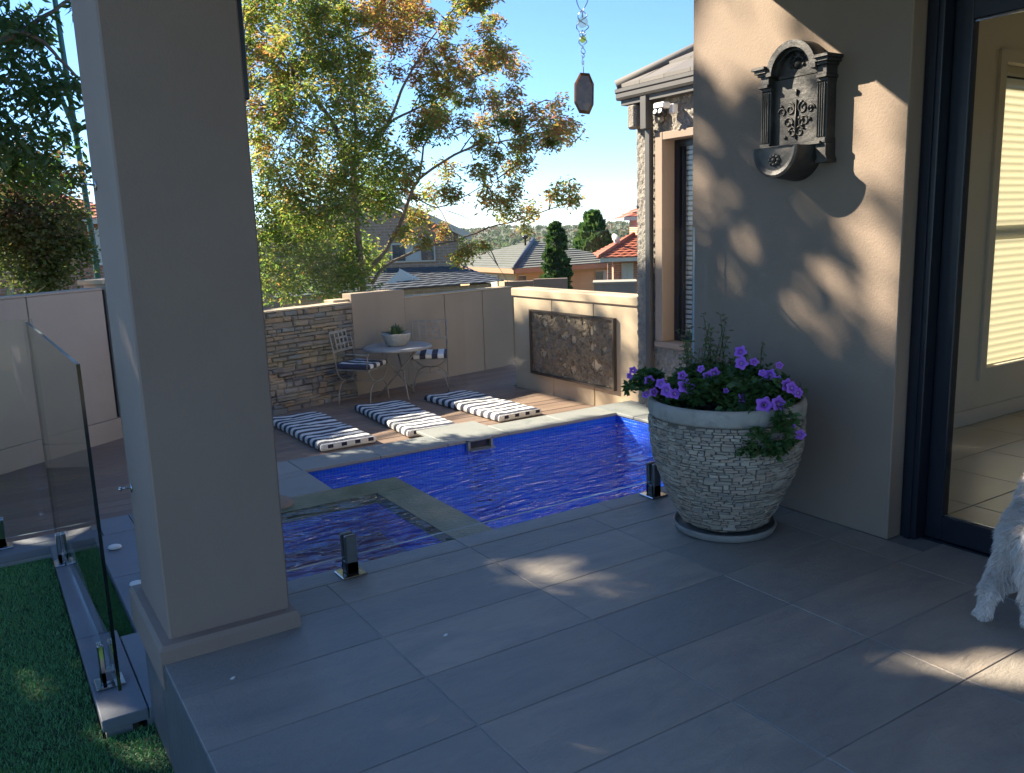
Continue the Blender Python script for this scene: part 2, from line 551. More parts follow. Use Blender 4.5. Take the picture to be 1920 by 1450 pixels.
pb.add([(px0, py0, pz), (px1, py0, pz), (px1, py1, pz), (px0, py1, pz)], [(0, 1, 2, 3)], 2)
pool = pb.build('pool', [m_mxz, m_myz, m_mxy], kind='structure')
# skimmer mouth in the far pool wall
sk = MB().box((3.165, 5.62, -.415), (3.395, 5.697, -.405)).box((3.165, 5.66, -.405), (3.185, 5.697, -.335)).box((3.375, 5.66, -.405), (3.395, 5.697, -.335)).box((3.165, 5.66, -.342), (3.395, 5.697, -.334))
m_skim = mat('skimmer_plastic', (.23, .24, .22), (.2, .21, .2), 9, .5)
so = sk.build('skimmer', [m_skim], pool)
MB().box((3.185, 5.69, -.405), (3.375, 5.698, -.342)).build('mouth_shade', m_blacksteel, so)  # black sheet stands in for the shade inside the skimmer mouth

# spa with its submerged stone ledge
m_ledge = mat('wet_ledge_stone', (.09, .105, .065), (.15, .16, .10), 7, .3, .5, 45, .01, stain=((.045, .07, .03), 4, .45, .7))
sl = MB().box((.93, 4.87, -.40), (2.285, 5.128, -.333)).box((2.04, py0, -.40), (2.285, 4.868, -.3335))
spa = sl.build('spa_ledge', m_ledge, kind='structure')
m_spa = brickmat('spa_mosaic', 'xy', .026, .026, .0022, (.03, .025, .12), (.07, .06, .20), (.12, .11, .2), .3, .4, 0)
MB().box((.93, py0, -1.0), (2.038, 4.869, -.60)).build('spa_floor', m_spa, kind='structure')
MB().box((.925, 3.06, -.7), (.944, 5.12, -.376)).box((1.825, 5.135, -1.7), (1.829, 5.70, -.358)).build('pool_wall', m_myz, kind='structure')
MB().box((2.042, py0+.001, -1.74), (2.28, 5.124, -.402)).box((.94, 4.874, -1.74), (2.041, 5.124, -.402)).build('spa_wall', m_mxz, kind='structure')
pf = MB()
for cx, cy in ((1.30, 3.95), (1.88, 3.98)):
    pf.lathe([(0, .012), (.035, .01), (.042, 0)], (cx, cy, -.64), 16)
pf.build('spa_jet', m_white, spa)

# water
mw, t_, p_, o_ = nt('pool_water')
t_.nodes.remove(p_)
tr = N(t_, 'ShaderNodeBsdfTransparent'); tr.inputs[0].default_value = (.85, .90, 1.0, 1)
gl = N(t_, 'ShaderNodeBsdfGlossy'); gl.inputs['Roughness'].default_value = 0.02
mp = N(t_, 'ShaderNodeMapping'); mp.inputs['Rotation'].default_value = (0, 0, R(-32)); mp.inputs['Scale'].default_value = (.8, 2.4, 1)
t_.links.new(pos(t_), mp.inputs['Vector'])
h1 = noise(t_, 4.0, 2, .45, mp.outputs[0], 1.2)
h2 = noise(t_, 9, 2, .5, mp.outputs[0], .4)
hh = math_(t_, 'ADD', h1, math_(t_, 'MULTIPLY', h2, .30))
bn = bumpn(t_, hh, 1.0, .10)
t_.links.new(bn, gl.inputs['Normal'])
fr = N(t_, 'ShaderNodeFresnel'); fr.inputs[0].default_value = 2.15
t_.links.new(bn, fr.inputs['Normal'])
ge = N(t_, 'ShaderNodeNewGeometry')
fc = math_(t_, 'MULTIPLY', fr.outputs[0], math_(t_, 'SUBTRACT', 1.0, ge.outputs['Backfacing']))
mx = N(t_, 'ShaderNodeMixShader')
t_.links.new(fc, mx.inputs[0]); t_.links.new(tr.outputs[0], mx.inputs[1]); t_.links.new(gl.outputs[0], mx.inputs[2])
t_.links.new(mx.outputs[0], o_.inputs[0])
wm = MB().add([(.946, py0+.002, WZ), (px1-.001, py0+.002, WZ), (px1-.001, py1-.001, WZ), (.946, py1-.001, WZ)], [(0, 1, 2, 3)])
# the sheet stops at the coping corner
wm = MB().add([(2.2865, py0+.002, WZ), (px1-.001, py0+.002, WZ), (px1-.001, py1-.001, WZ), (px0+.001, py1-.001, WZ), (px0+.001, 5.129, WZ), (2.2865, 5.129, WZ)], [(0, 1, 2, 3, 4, 5)]).add([(.946, py0+.002, -.336), (2.039, py0+.002, -.336), (2.039, 4.869, -.336), (.946, 4.869, -.336)], [(0, 1, 2, 3)])
me = wm.mesh('water', None, False)
link('water', me, mw, kind='structure')

# coping stones
cp = MB().box((1.86, 5.72, -.60), (5.14, 6.01, -.352)).box((.96, 5.142, -.60), (1.826, 6.01, -.357)).box((4.73, 3.1, -.60), (5.14, 5.72, -.352))
coping = cp.build('coping', m_grout, kind='structure')
xs = [1.83, 2.43, 3.0, 3.56, 4.16, 4.71]
for i in range(len(xs)-1):
    far = 6.25 if i == 2 else 6.02
    piece('coping_stone', (xs[i]+.0015, py1-.012, -.356), (xs[i+1]-.0015, far, -.33+rng.uniform(-.001, .001)), m_coping, coping, .004)
ys = [3.06, 3.66, 4.26, 4.86, 5.46, 6.02]
for i in range(len(ys)-1):
    piece('coping_stone', (4.698, ys[i]+.0015, -.356), (5.15, ys[i+1]-.0015, -.33), m_coping, coping, .004)
for (a, b) in (((.948, 5.13), (1.39, 5.57)), ((1.394, 5.13), (1.842, 5.57)), ((.948, 5.574), (1.39, 6.02)), ((1.394, 5.574), (1.842, 5.686))):
    piece('coping_stone', (a[0], a[1], -.356), (b[0], b[1], -.33), m_coping, coping, .004)
piece('coping_stone', (1.394, 5.69, -.356), (1.828, 6.02, -.33), m_coping, coping, .004)

# ---------------------------------------------------------------- patio walls, pillar, roof
def wallbox(mb, p0, ang, t0, t1, z0, z1, d0, d1, bev=0.0, mi=0):
    """box along a wall line: p0 + t*dir, depth d behind the face"""
    mt = Matrix.Translation((p0[0], p0[1], 0)) @ Matrix.Rotation(ang, 4, 'Z')
    mb.box((t0, d0, z0), (t1, d1, z1), bev, mi, mt)
    return mb

roof = MB().box((.12, -2.6, 2.575), (3.3, 3.05, 2.62)).box((.12, -2.6, 2.62), (3.3, 3.05, 2.9)).build('roof', mat('soffit', (.55, .5, .43), (.58, .53, .46), 3, .8), kind='structure')

pil = empty('pillar', (.59, 2.95, 0), 'thick square taupe rendered pillar rising from the corner of the tiled patio', 'pillar')
MB().box((.396, 2.698, .0), (.786, 3.205, 2.574), .006).build('shaft', m_taupe, pil)
pl = MB()
rings = [(.0, .0), (.0, .043), (.012, .056), (.036, .058)]
vs = []
for ins_, z_ in rings:
    vs += [(.358+ins_, 2.652+ins_, z_), (.804-ins_*.5, 2.652+ins_, z_), (.804-ins_*.5, 3.25-ins_, z_), (.358+ins_, 3.25-ins_, z_)]
pl.add(vs, [(4*q+k, 4*q+(k+1) % 4, 4*q+4+(k+1) % 4, 4*q+4+k) for q in range(3) for k in range(4)]+[(12, 13, 14, 15), (3, 2, 1, 0)])
pl.box((.3585, 2.6525, -.085), (.3635, 3.249, -.0005))
pl.build('plinth', m_taupe, pil)
MB().box((.788, 2.72, 1.72), (.806, 2.79, 2.57), .003).build('blind_track', m_dark, pil)
for z, yy in ((1.485, 3.12), (.45, 3.14)):
    hk = MB().tube([(.399, yy, z), (.375, yy, z+.004), (.358, yy, z+.004)], .004, 6).tube([(.358, yy-.012, z+.004), (.358, yy+.012, z+.004)], .006, 6).lathe([(0, 0), (.016, 0), (.016, .004), (0, .004)], (.396, yy, z), 12, axis=Matrix.Rotation(R(-90), 3, 'Y'))
    hk.build('hook', m_steel, pil)

# right wall
wl = empty('patio_wall', (3.03, 2.5, 0), 'tan rendered wall at the edge of the patio behind the stone planter', 'wall')
MB().box((3.03, 1.953, 0.0), (3.29, 3.075, 2.574), .004).build('render_face', m_tan, wl)
MB().box((3.05, 1.97, -.6), (3.29, 3.074, -.001)).build('footing', m_tan, wl)

# left boundary wall
La = R(36)
bw = empty('boundary_wall', (.5, 8.0, -.48), 'low beige rendered boundary wall at the far left beyond the glass balustrade', 'wall')
b = MB()
b2 = MB()
for i in range(6):
    t1 = .63-(0 if i == 0 else .77+(i-1)*1.25); t0 = .63-(.77+i*1.25)
    pb_ = MB(); wallbox(pb_, (.5, 8.0), La, t0+.005, t1-.005, -.285, .885, 0, .16, .004)
    pb_.build('panel', m_wallgrey, bw)
wallbox(MB(), (.5, 8.0), La, -6.4, .62, -.5, .88, .02, .15).build('core', m_wallgrey, bw)
wallbox(b, (.5, 8.0), La, -6.5, .66, -.55, -.288, -.006, .17, .003)
b.build('base_course', m_wallgrey, bw)
wallbox(b2, (.5, 8.0), La, -6.5, .625, .887, .905, -.004, .17, .003)
b2.build('cap', m_wallgrey, bw)
wallbox(MB(), (.5, 8.0), La, .632, .69, -.286, .885, .05, .15).build('post', m_dark, bw)  # dark strip filling the gap between the end panel and the pier
wallbox(MB(), (.5, 8.0), La, .695, 1.05, -.5, .93, .02, .3, .006).build('pier', m_wallgrey, bw)
wallbox(MB(), (.5, 8.0), La, .66, 1.08, .932, .975, .02, .33, .005).build('pier_cap', m_cream, bw)

# stone clad wall: stones as pieces
Sa = R(17)
S0 = (2.98, 8.6)
sw = empty('stone_wall', (2.98, 8.6, -.48), 'garden wall clad in rough brown and grey ledge stone behind the striped loungers', 'wall')
m_mort = mat('dark_joint', (.05, .043, .035), (.075, .065, .05), 8, .95)
cr = MB(); wallbox(cr, S0, Sa, -1.45, .545, -.6, .545, .022, .2)
cr.build('core', m_mort, sw)
m_stone = mat('ledge_stone', (.20, .17, .13), (.10, .09, .08), 14, .85, .7, 70, .012,
              rnd=[(.30, .24, .185), (.40, .26, .145), (.24, .24, .225), (.34, .265, .185), (.25, .20, .155), (.36, .275, .185), (.21, .22, .215), (.44, .30, .17), (.28, .23, .185), (.21, .175, .14)], detail=8)
def stone(t0, t1, z0, z1, d):
    n = 4
    j = lambda a: rng.uniform(-a, a)
    w, h = t1-t0, z1-z0
    e = min(.012, w*.2, h*.2)
    q = [(t0+j(.006), z0+j(.005)), (t1+j(.006), z0+j(.005)), (t1+j(.006), z1+j(.005)), (t0+j(.006), z1+j(.005))]
    cx, cz = (t0+t1)/2, (z0+z1)/2
    f = [(cx+(a-cx)*(1-2*e/w)+j(.004), cz+(c-cz)*(1-2*e/h)+j(.004)) for a, c in q]
    vs = [(a, .026, c) for a, c in q]+[(a, -d*.45, c) for a, c in q]+[(a, -d+j(.004), c) for a, c in f]+[(cx+j(w*.2), -d-abs(j(.006)), cz+j(h*.2))]
    fs = []
    for i in range(4):
        k = (i+1) % 4
        fs += [(i, k, 4+k, 4+i), (4+i, 4+k, 8+k, 8+i), (8+i, 8+k, 12)]
    ca, sa = math.cos(Sa), math.sin(Sa)
    vs = [(S0[0]+x*ca-yy*sa, S0[1]+x*sa+yy*ca, z) for x, yy, z in vs]
    MB().add(vs, fs).build('stone', m_stone, sw)
z = -.50
while z < .53:
    h = rng.choice([.024, .032, .042, .052, .066])
    if z+h > .52: h = .555-z
    t = -1.45+rng.uniform(-.03, 0)
    while t < .54:
        w = rng.choice([.07, .10, .14, .18, .22])*rng.uniform(.8, 1.2)
        if t+w > .47: w = .55-t
        if h > .062 and rng.random() < .45 and w > .13:
            s_ = h*rng.uniform(.4, .6)
            stone(t+.004, t+w-.004, z+.003, z+s_-.003, rng.uniform(.004, .03))
            stone(t+.004, t+w-.004, z+s_+.003, z+h-.003, rng.uniform(.004, .03))
        else:
            stone(t+.004, t+w-.004, z+.003, z+h-.003, rng.uniform(.003, .034))
        t += w
    z += h
wallbox(MB(), S0, Sa, -1.45, .55, .557, .575, -.02, .2, .003).build('cap', m_cream, sw)

# back wall behind the table
Ba = R(13); B0 = (4.72, 9.11)
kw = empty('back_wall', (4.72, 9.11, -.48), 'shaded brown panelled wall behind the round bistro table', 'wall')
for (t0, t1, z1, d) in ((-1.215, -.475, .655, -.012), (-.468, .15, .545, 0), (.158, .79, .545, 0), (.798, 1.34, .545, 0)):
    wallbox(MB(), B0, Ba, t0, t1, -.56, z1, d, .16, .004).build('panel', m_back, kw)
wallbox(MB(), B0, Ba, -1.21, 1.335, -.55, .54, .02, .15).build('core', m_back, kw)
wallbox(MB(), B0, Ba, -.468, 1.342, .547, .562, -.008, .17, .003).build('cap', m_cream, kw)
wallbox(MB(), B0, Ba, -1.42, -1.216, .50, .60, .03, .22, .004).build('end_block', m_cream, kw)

# feature wall with the pebbled panel
fwo = empty('feature_wall', (5.18, 7.0, -.48), 'sunlit cream panelled wall at the end of the pool deck', 'wall')
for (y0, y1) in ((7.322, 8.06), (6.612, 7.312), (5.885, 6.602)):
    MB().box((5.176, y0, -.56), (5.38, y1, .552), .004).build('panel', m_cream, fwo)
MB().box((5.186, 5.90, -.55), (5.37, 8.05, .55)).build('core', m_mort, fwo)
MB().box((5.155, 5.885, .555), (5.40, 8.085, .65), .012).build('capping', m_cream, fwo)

ap = empty('wall_panel', (5.15, 7.0, .09), 'dark brown art panel with cut out leaf shapes on the sunlit cream wall', 'wall panel')
m_brz = mat('bronze_pebble', (.12, .09, .06), (.26, .20, .13), 16, .75, .8, 70, .015, detail=8)
fr_ = MB()
y0, y1, z0, z1 = 6.252, 7.70, -.278, .43
fr_.box((5.135, y0, z0), (5.174, y0+.022, z1)).box((5.135, y1-.022, z0), (5.174, y1, z1)).box((5.135, y0+.022, z0), (5.174, y1-.022, z0+.02)).box((5.135, y0+.022, z1-.02), (5.174, y1-.022, z1))
fr_.build('frame', mat('bronze_frame', (.05, .037, .027), (.07, .05, .035), 10, .6), ap)
ny, nz = 170, 86
from mathutils import noise as mnoise
vs = []; fs = []
for i in range(ny+1):
    for k in range(nz+1):
        yy = y0+.02+(y1-y0-.04)*i/ny; zz = z0+.018+(z1-z0-.036)*k/nz
        h = mnoise.voronoi(Vector((yy*30, zz*30, 3.1)))[0][0]
        hh = .020*max(0, 1-h*1.7)+.008*mnoise.noise(Vector((yy*9, zz*9, 1)))
        vs.append((5.166-hh*.8, yy, zz))
cut = [(490, 375, 22), (640, 400, 36), (795, 410, 28), (400, 440, 36), (880, 495, 50), (590, 570, 36), (700, 600, 42), (410, 600, 32), (380, 740, 52), (880, 670, 44), (740, 700, 22), (990, 700, 26), (905, 850, 58), (600, 870, 28), (690, 890, 46), (780, 890, 26), (640, 730, 22), (470, 520, 22), (800, 540, 32), (630, 545, 30), (500, 660, 18), (560, 800, 20), (1010, 560, 16), (960, 930, 18), (330, 600, 18)]
holes = [(y1-.02-(x-250)/825*(y1-y0-.04), z1-.02-((yy-(320+(x-250)*.085))/(600+(x-250)*.12))*(z1-z0-.04), r_/825*(y1-y0)*.9) for x, yy, r_ in cut]
for i in range(ny):
    for k in range(nz):
        a = i*(nz+1)+k
        yy, zz = vs[a][1]-.005, vs[a][2]+.004
        w_ = mnoise.noise(Vector((yy*26, zz*26, 7)))
        inside = any(math.hypot((yy-hy)*.9, zz-hz) < hr*(.72+.75*w_+.45*mnoise.noise(Vector((yy*60, zz*60, 2)))) for hy, hz, hr in holes)
        if inside or mnoise.noise(Vector((yy*42, zz*42, 11))) > .52: continue
        fs.append((a, a+1, a+nz+2, a+nz+1))
sc_ = MB().add(vs, fs, 0, True).build('cut_screen', m_brz, ap)
md = sc_.modifiers.new('thickness', 'SOLIDIFY'); md.thickness = .006; md.offset = 0

# ---------------------------------------------------------------- sliding door and the room behind it
dr = empty('glass_door', (3.15, 1.6, 0), 'dark framed sliding glass door beside the tan patio wall', 'door')
MB().box((3.115, 1.885, 0), (3.24, 1.953, 2.57), .003).box((3.108, 1.905, .0), (3.114, 1.93, 2.57)).build('jamb', m_dark, dr)
lf = MB()
lf.box((3.18, 1.815, .006), (3.225, 1.884, 2.10), .003).box((3.18, .2, .006), (3.225, 1.8145, .105), .003).box((3.18, .2, 1.99), (3.225, 1.8145, 2.10), .003)
lf.box((3.18, .13, .006), (3.225, .199, 2.10), .003)
leaf = lf.build('door_leaf', m_dark, dr)
MB().box((3.197, .2, .105), (3.205, 1.8145, 1.99)).build('pane', m_glass, leaf)
MB().box((3.192, .2, .106), (3.1965, 1.8135, .112)).box((3.192, .2, 1.983), (3.1965, 1.8135, 1.989)).build('glazing_bead', m_steel, leaf)
MB().box((3.115, -1.6, 2.104), (3.24, 1.884, 2.57), .003).build('head_frame', m_dark, dr)
MB().box((3.16, -1.6, -.02), (3.26, 1.953, .005), .001).build('sill', m_dark, dr)
l2 = MB().box((3.226, -1.55, .006), (3.262, -1.48, 2.10)).box((3.226, -1.48, .006), (3.262, .12, .105)).box((3.226, -1.48, 1.99), (3.262, .12, 2.10)).box((3.226, .06, .105), (3.262, .125, 1.99))
leaf2 = l2.build('door_leaf', m_dark, dr)
MB().box((3.24, -1.48, .105), (3.248, .06, 1.99)).build('pane', m_glass, leaf2)

m_room = mat('room_paint', (.60, .53, .43), (.62, .55, .45), 3, .75)
m_ceil = mat('room_ceiling', (.70, .66, .58), (.70, .66, .58), 3, .8)
m_rtile = mat('room_tile', (.5, .42, .28), (.46, .38, .25), 4, .32, rnd=[(.68, .61, .49), (.65, .585, .465), (.70, .63, .505)])
rm = MB()
wx0, wx1, wz0, wz1 = 5.30, 8.0, .345, 2.17  # window widened out of sight to bring more daylight into the room
yi = 2.82
for a, b in (((3.29, yi, -.02), (wx0, 3.02, 2.6)), ((wx0, yi, -.02), (wx1, 3.02, wz0)), ((wx0, yi, wz1), (wx1, 3.02, 2.6)), ((wx1, yi, -.02), (8.2, 3.02, 2.6)), ((8.2, -2.4, -.02), (8.3, 3.02, 2.6)), ((3.24, -2.5, -.02), (8.3, -2.4, 2.6))):
    rm.box(a, b)
rm.build('room_wall', m_room, kind='structure')
MB().box((3.24, -2.5, 2.601), (8.3, 3.02, 2.7)).build('room_ceiling', m_ceil, kind='structure')
rf = MB().box((3.262, -2.4, -.3), (8.2, yi, -.012)).build('room_floor', m_mort, kind='structure')
gx = [3.262, 3.704, 4.182, 4.66, 5.14, 5.62, 6.10, 6.58, 7.06, 7.54, 8.02, 8.2]
gy = [yi, 2.43, 1.975, 1.52, 1.06, .60, .14, -.32, -.78, -1.24, -1.7, -2.4]
for i in range(len(gx)-1):
    for j in range(len(gy)-1):
        piece('floor_tile', (gx[i]+.003, gy[j+1]+.003, -.016), (gx[i+1]-.003, gy[j]-.003, 0), m_rtile, rf, .0015)
MB().box((3.30, yi-.014, 0.001), (8.2, yi-.001, .10), .004).build('skirting_board', m_room, kind='structure')
wf = empty('room_window', (6.0, 2.85, .345), 'window with cream venetian blind seen through the glass door', 'window')
fm = MB().box((wx0-.07, yi-.02, wz0-.07), (wx0, yi-.002, wz1+.07)).box((wx1, yi-.02, wz0-.07), (wx1+.07, yi-.002, wz1+.07)).box((wx0, yi-.02, wz0-.07), (wx1, yi-.002, wz0)).box((wx0, yi-.02, wz1), (wx1, yi-.002, wz1+.07))
fm.build('architrave', m_room, wf)
MB().box((wx0, 2.95, wz0), (wx0+.05, 2.99, wz1)).box((wx1-.05, 2.95, wz0), (wx1, 2.99, wz1)).box((wx0, 2.95, wz0), (wx1, 2.99, wz0+.05)).box((wx0, 2.95, wz1-.05), (wx1, 2.99, wz1)).box((wx0, 2.95, 1.22), (wx1, 2.99, 1.27)).build('frame', m_dark, wf)
MB().box((wx0, 2.968, wz0), (wx1, 2.972, wz1)).build('pane', m_glass, wf)
mb_, t_, p_, o_ = nt('blind_slat')
t_.nodes.remove(p_)
d_ = N(t_, 'ShaderNodeBsdfDiffuse'); d_.inputs[0].default_value = (.74, .70, .56, 1)
tl = N(t_, 'ShaderNodeBsdfTranslucent'); tl.inputs[0].default_value = (.80, .73, .52, 1)
mx = N(t_, 'ShaderNodeMixShader'); mx.inputs[0].default_value = .45
t_.links.new(d_.outputs[0], mx.inputs[1]); t_.links.new(tl.outputs[0], mx.inputs[2]); t_.links.new(mx.outputs[0], o_.inputs[0])
bd = empty('venetian_blind', (6.0, 2.9, 2.15), 'cream venetian blind with glowing curved slats inside the room', 'blind')
slat = MB()
prof = [(-.014, -.024), (-.010, -.010), (-.002, .002), (.008, .014), (.010, .026)]
n = len(prof)
slat.add([(x, 2.89+a, 1.0+b) for x in (wx0+.006, wx1-.006) for a, b in prof], [(i, i+1, n+i+1, n+i) for i in range(n-1)], 0, True)
smesh = slat.mesh('slat', bd, False)
zs = wz0+.02
k = 0
while zs < wz1-.06:
    o = link('slat', smesh, mb_, bd)
    o.location = (0, 0, zs-1.0)
    zs += .044
MB().box((wx0+.004, 2.86, wz1-.045), (wx1-.004, 2.92, wz1-.002)).build('head_rail', mb_, bd)

# ---------------------------------------------------------------- house wing beyond the pool
hw = empty('house_wing', (5.6, 5.3, -.5), 'single storey house wing in rough grey stucco with tiled roof past the pool', 'house')
m_stucco = mat('rough_stucco', (.20, .18, .155), (.30, .275, .235), 26, .95, .9, 55, .02, detail=8)
vs = []; fs = []
hy0, hy1, hz0, hz1, hx = 4.7, 5.88, -.55, 2.37, 5.12
NY, NZ = 110, 250
def rough_(y, z):
    return .011*mnoise.fractal(Vector((y*40, z*40, .3)), .8, 2.1, 4)+.006*mnoise.noise(Vector((y*90, z*90, 2)))
def inwin(y, z): return 5.0 < y < 5.592 and .235 < z < 2.065
for i in range(NY+1):
    for k in range(NZ+1):
        yy = hy0+(hy1-hy0)*i/NY; zz = hz0+(hz1-hz0)*k/NZ
        vs.append((hx-rough_(yy, zz), yy, zz))
for i in range(NY):
    for k in range(NZ):
        yy = hy0+(hy1-hy0)*(i+.5)/NY; zz = hz0+(hz1-hz0)*(k+.5)/NZ
        if inwin(yy, zz): continue
        a = i*(NZ+1)+k
        fs.append((a, a+1, a+NZ+2, a+NZ+1))
wmb = MB().add(vs, fs, 0, True)
wmb.box((5.30, hy0, hz0), (9.0, hy1-.005, hz1)).box((hx+.012, hy0, hz0), (5.30, 5.0, hz1)).box((hx+.012, 5.595, hz0), (5.30, hy1-.003, hz1)).box((hx+.012, 5.0, hz0), (5.30, 5.595, .23)).box((hx+.012, 5.0, 2.066), (5.30, 5.595, hz1))
wmb.build('wall', m_stucco, hw)
sur = MB().box((5.07, 5.50, .285), (5.22, 5.592, 2.06), .004).box((5.07, 5.0, 1.995), (5.22, 5.4985, 2.06), .004).box((5.06, 5.0, .235), (5.22, 5.592, .283), .004)
win = sur.build('window_surround', m_tan, hw)
MB().box((5.21, 5.44, .285), (5.25, 5.499, 1.994)).box((5.21, 5.0, 1.94), (5.25, 5.439, 1.994)).box((5.21, 5.0, .285), (5.25, 5.439, .34)).box((5.213, 5.395, .341), (5.247, 5.41, 1.939)).build('window_frame', m_dark, win)
MB().box((5.226, 5.0, .34), (5.23, 5.439, 1.94)).build('pane', m_glass, win)
bs = MB()
zz = .36
m_wblind = mat('grey_blind', (.42, .42, .40), (.42, .42, .40), 5, .5)
while zz < 1.93:
    bs.box((5.255, 5.0, zz), (5.285, 5.42, zz+.004), mat=None); bs.box((5.255, 5.0, zz+.004), (5.258, 5.42, zz+.028)); zz += .042
bs.build('blind', m_wblind, win)
m_gut = mat('gutter_metal', (.055, .052, .05), (.07, .066, .062), 8, .45)
gp = [(5.06, 2.375), (4.995, 2.375), (4.985, 2.395), (4.985, 2.43), (4.975, 2.44), (4.975, 2.468), (4.985, 2.472), (5.06, 2.472)]
MB().prism(gp, 'y', 4.2, 6.0).build('gutter', m_gut, hw)
gpx = [(6.0, 2.375), (6.0, 2.472), (5.93, 2.472), (5.93, 2.375)]
MB().prism(gpx, 'x', 5.061, 9.0).build('gutter', m_gut, hw)
MB().box((5.02, 4.7, 2.33), (5.115, 5.97, 2.374)).box((5.116, 5.885, 2.33), (9.0, 5.97, 2.374)).build('fascia', m_gut, hw)
dp = MB().box((5.0, 5.625, 2.1), (5.06, 5.70, 2.372), .004).box((5.045, 5.632, -.35), (5.095, 5.692, 2.12), .004)
dp.build('downpipe', m_gut, hw)
MB().box((5.02, 5.79, 2.12), (5.11, 5.90, 2.33), .02).build('corbel', m_stucco, hw)
MB().box((5.06, 5.50, 2.14), (5.11, 5.60, 2.30), .02).build('corbel', m_stucco, hw)
m_rooft = mat('roof_tile_grey', (.17, .155, .14), (.12, .11, .10), 6, .75, .3, 60, .004, rnd=[(.13, .12, .108), (.15, .137, .122), (.115, .106, .097)])
# hip roof: west slope tiles in courses, plus flat north slope
pitch = .55
for c in range(7):
    s0, s1 = c*.32, (c+1)*.32+.05
    ya = 5.985-s0*.98
    yy = ya
    while yy > 4.25:
        y2 = max(yy-.30, 4.25)
        x0_, x1_ = 4.985+s0*.9, 4.985+s1*.9
        za, zb = 2.474+s0*.9*pitch+.03, 2.474+s1*.9*pitch
        yb = min(yy, 5.985-s1*.9)
        t = MB().add([(x0_, yy, za), (x0_, y2+.004, za), (x1_, y2+.004, zb+.004), (x1_, max(yb, y2+.005), zb+.004), (x0_, yy, za-.03), (x0_, y2+.004, za-.03), (x1_, y2+.004, zb-.02), (x1_, max(yb, y2+.005), zb-.02)], [(0, 1, 2, 3), (4, 7, 6, 5), (0, 4, 5, 1), (1, 5, 6, 2), (2, 6, 7, 3), (3, 7, 4, 0)])
        t.build('roof_tile', m_rooft, hw)
        yy = y2
nr = MB().add([(4.985, 5.99, 2.474), (7.0, 3.99, 2.474+2.0*pitch), (9.0, 3.99, 2.474+2.0*pitch), (9.0, 5.99, 2.474)], [(0, 1, 2, 3)])
nr.build('roof_slope', m_rooft, hw)
hp = [(4.985+t_*1.0, 5.99-t_, 2.50+t_*pitch*1.0) for t_ in (0, .5, 1, 1.5, 2)]
MB().tube(hp, .045, 8).build('hip_capping', m_rooft, hw)

sl_ = empty('security_light', (5.06, 5.4, 2.24), 'white twin lamp security light under the gutter of the stucco house wing', 'security light')
sb = MB().box((5.045, 5.34, 2.19), (5.105, 5.40, 2.27), .01).box((4.965, 5.37, 2.235), (5.045, 5.50, 2.285), .01)
sb.build('housing', m_white, sl_)
for yy in (5.405, 5.465):
    lm = MB().lathe([(0, -.03), (.028, -.03), (.03, .028), (.024, .032), (0, .026)], (4.985, yy, 2.205), 14, axis=Matrix.Rotation(R(-70), 3, 'Y'))
    lm.build('lamp', m_blacksteel, sl_)

# ---------------------------------------------------------------- houses beyond the garden walls
m_brA = brickmat('tan_brick', 'xz', .24, .086, .01, (.36, .22, .14), (.44, .28, .18), (.45, .38, .30), .85, .3)
m_brR = brickmat('red_brick', 'xz', .24, .086, .01, (.42, .15, .08), (.48, .20, .11), (.5, .38, .3), .85, .3)
m_brL = brickmat('orange_brick', 'xz', .24, .086, .01, (.36, .15, .08), (.42, .2, .11), (.42, .33, .26), .85, .3)
m_yel = brickmat('yellow_brick', 'yz', .24, .086, .008, (.56, .37, .19), (.62, .42, .22), (.5, .38, .24), .85, .2)
m_rtA = mat('slate_roof', (.045, .05, .06), (.075, .08, .09), 2, .6, .2, 20, .01)
m_rtB = mat('grey_green_roof', (.17, .17, .145), (.13, .13, .11), 1.5, .7, .2, 20, .01)
m_rtR = mat('terracotta_roof', (.42, .12, .06), (.32, .09, .05), 1.5, .7, .2, 20, .01)
m_trim = mat('cream_trim', (.62, .55, .42), (.58, .5, .38), 4, .6)
m_ridge = mat('blue_ridge', (.05, .055, .075), (.06, .065, .08), 4, .6)
m_winp = mat('dark_window_glass', (.05, .06, .07), (.12, .13, .13), .8, .06, spec=1.0)
m_shade = mat('pale_blind', (.55, .52, .45), (.5, .47, .4), 2, .7)

def roof_plane(a, b, c, d, rows, lip=.035, wave=.0, nw=0):
    """courses of overlapping tiles between eave a-b and top d-c"""
    mb = MB()
    a, b, c, d = map(Vector, (a, b, c, d))
    nrm = (b-a).cross(d-a).normalized()
    if nrm.z < 0: nrm = -nrm
    for i in range(rows):
        f0, f1 = i/rows, (i+1.15)/rows
        f1 = min(f1, 1)
        L0, R0 = a.lerp(d, f0), b.lerp(c, f0)
        L1, R1 = a.lerp(d, f1), b.lerp(c, f1)
        m_ = max(1, int((R0-L0).length/nw)) if nw else 1
        lo, hi = [], []
        for q in range(m_*2+1):
            s_ = q/(m_*2)
            w_ = nrm*(wave if q % 2 else 0)
            lo.append(L0.lerp(R0, s_)+nrm*lip+w_); hi.append(L1.lerp(R1, s_)+w_*.9)
        n_ = len(lo)
        dn = [p-nrm*lip*1.0 for p in lo]
        mb.add(lo+hi+dn, [(q, q+1, n_+q+1, n_+q) for q in range(n_-1)]+[(2*n_+q, 2*n_+q+1, q+1, q) for q in range(n_-1)])
    return mb

def quad(pts): return MB().add(pts, [tuple(range(len(pts)))])
def V3(p): return Vector(p)

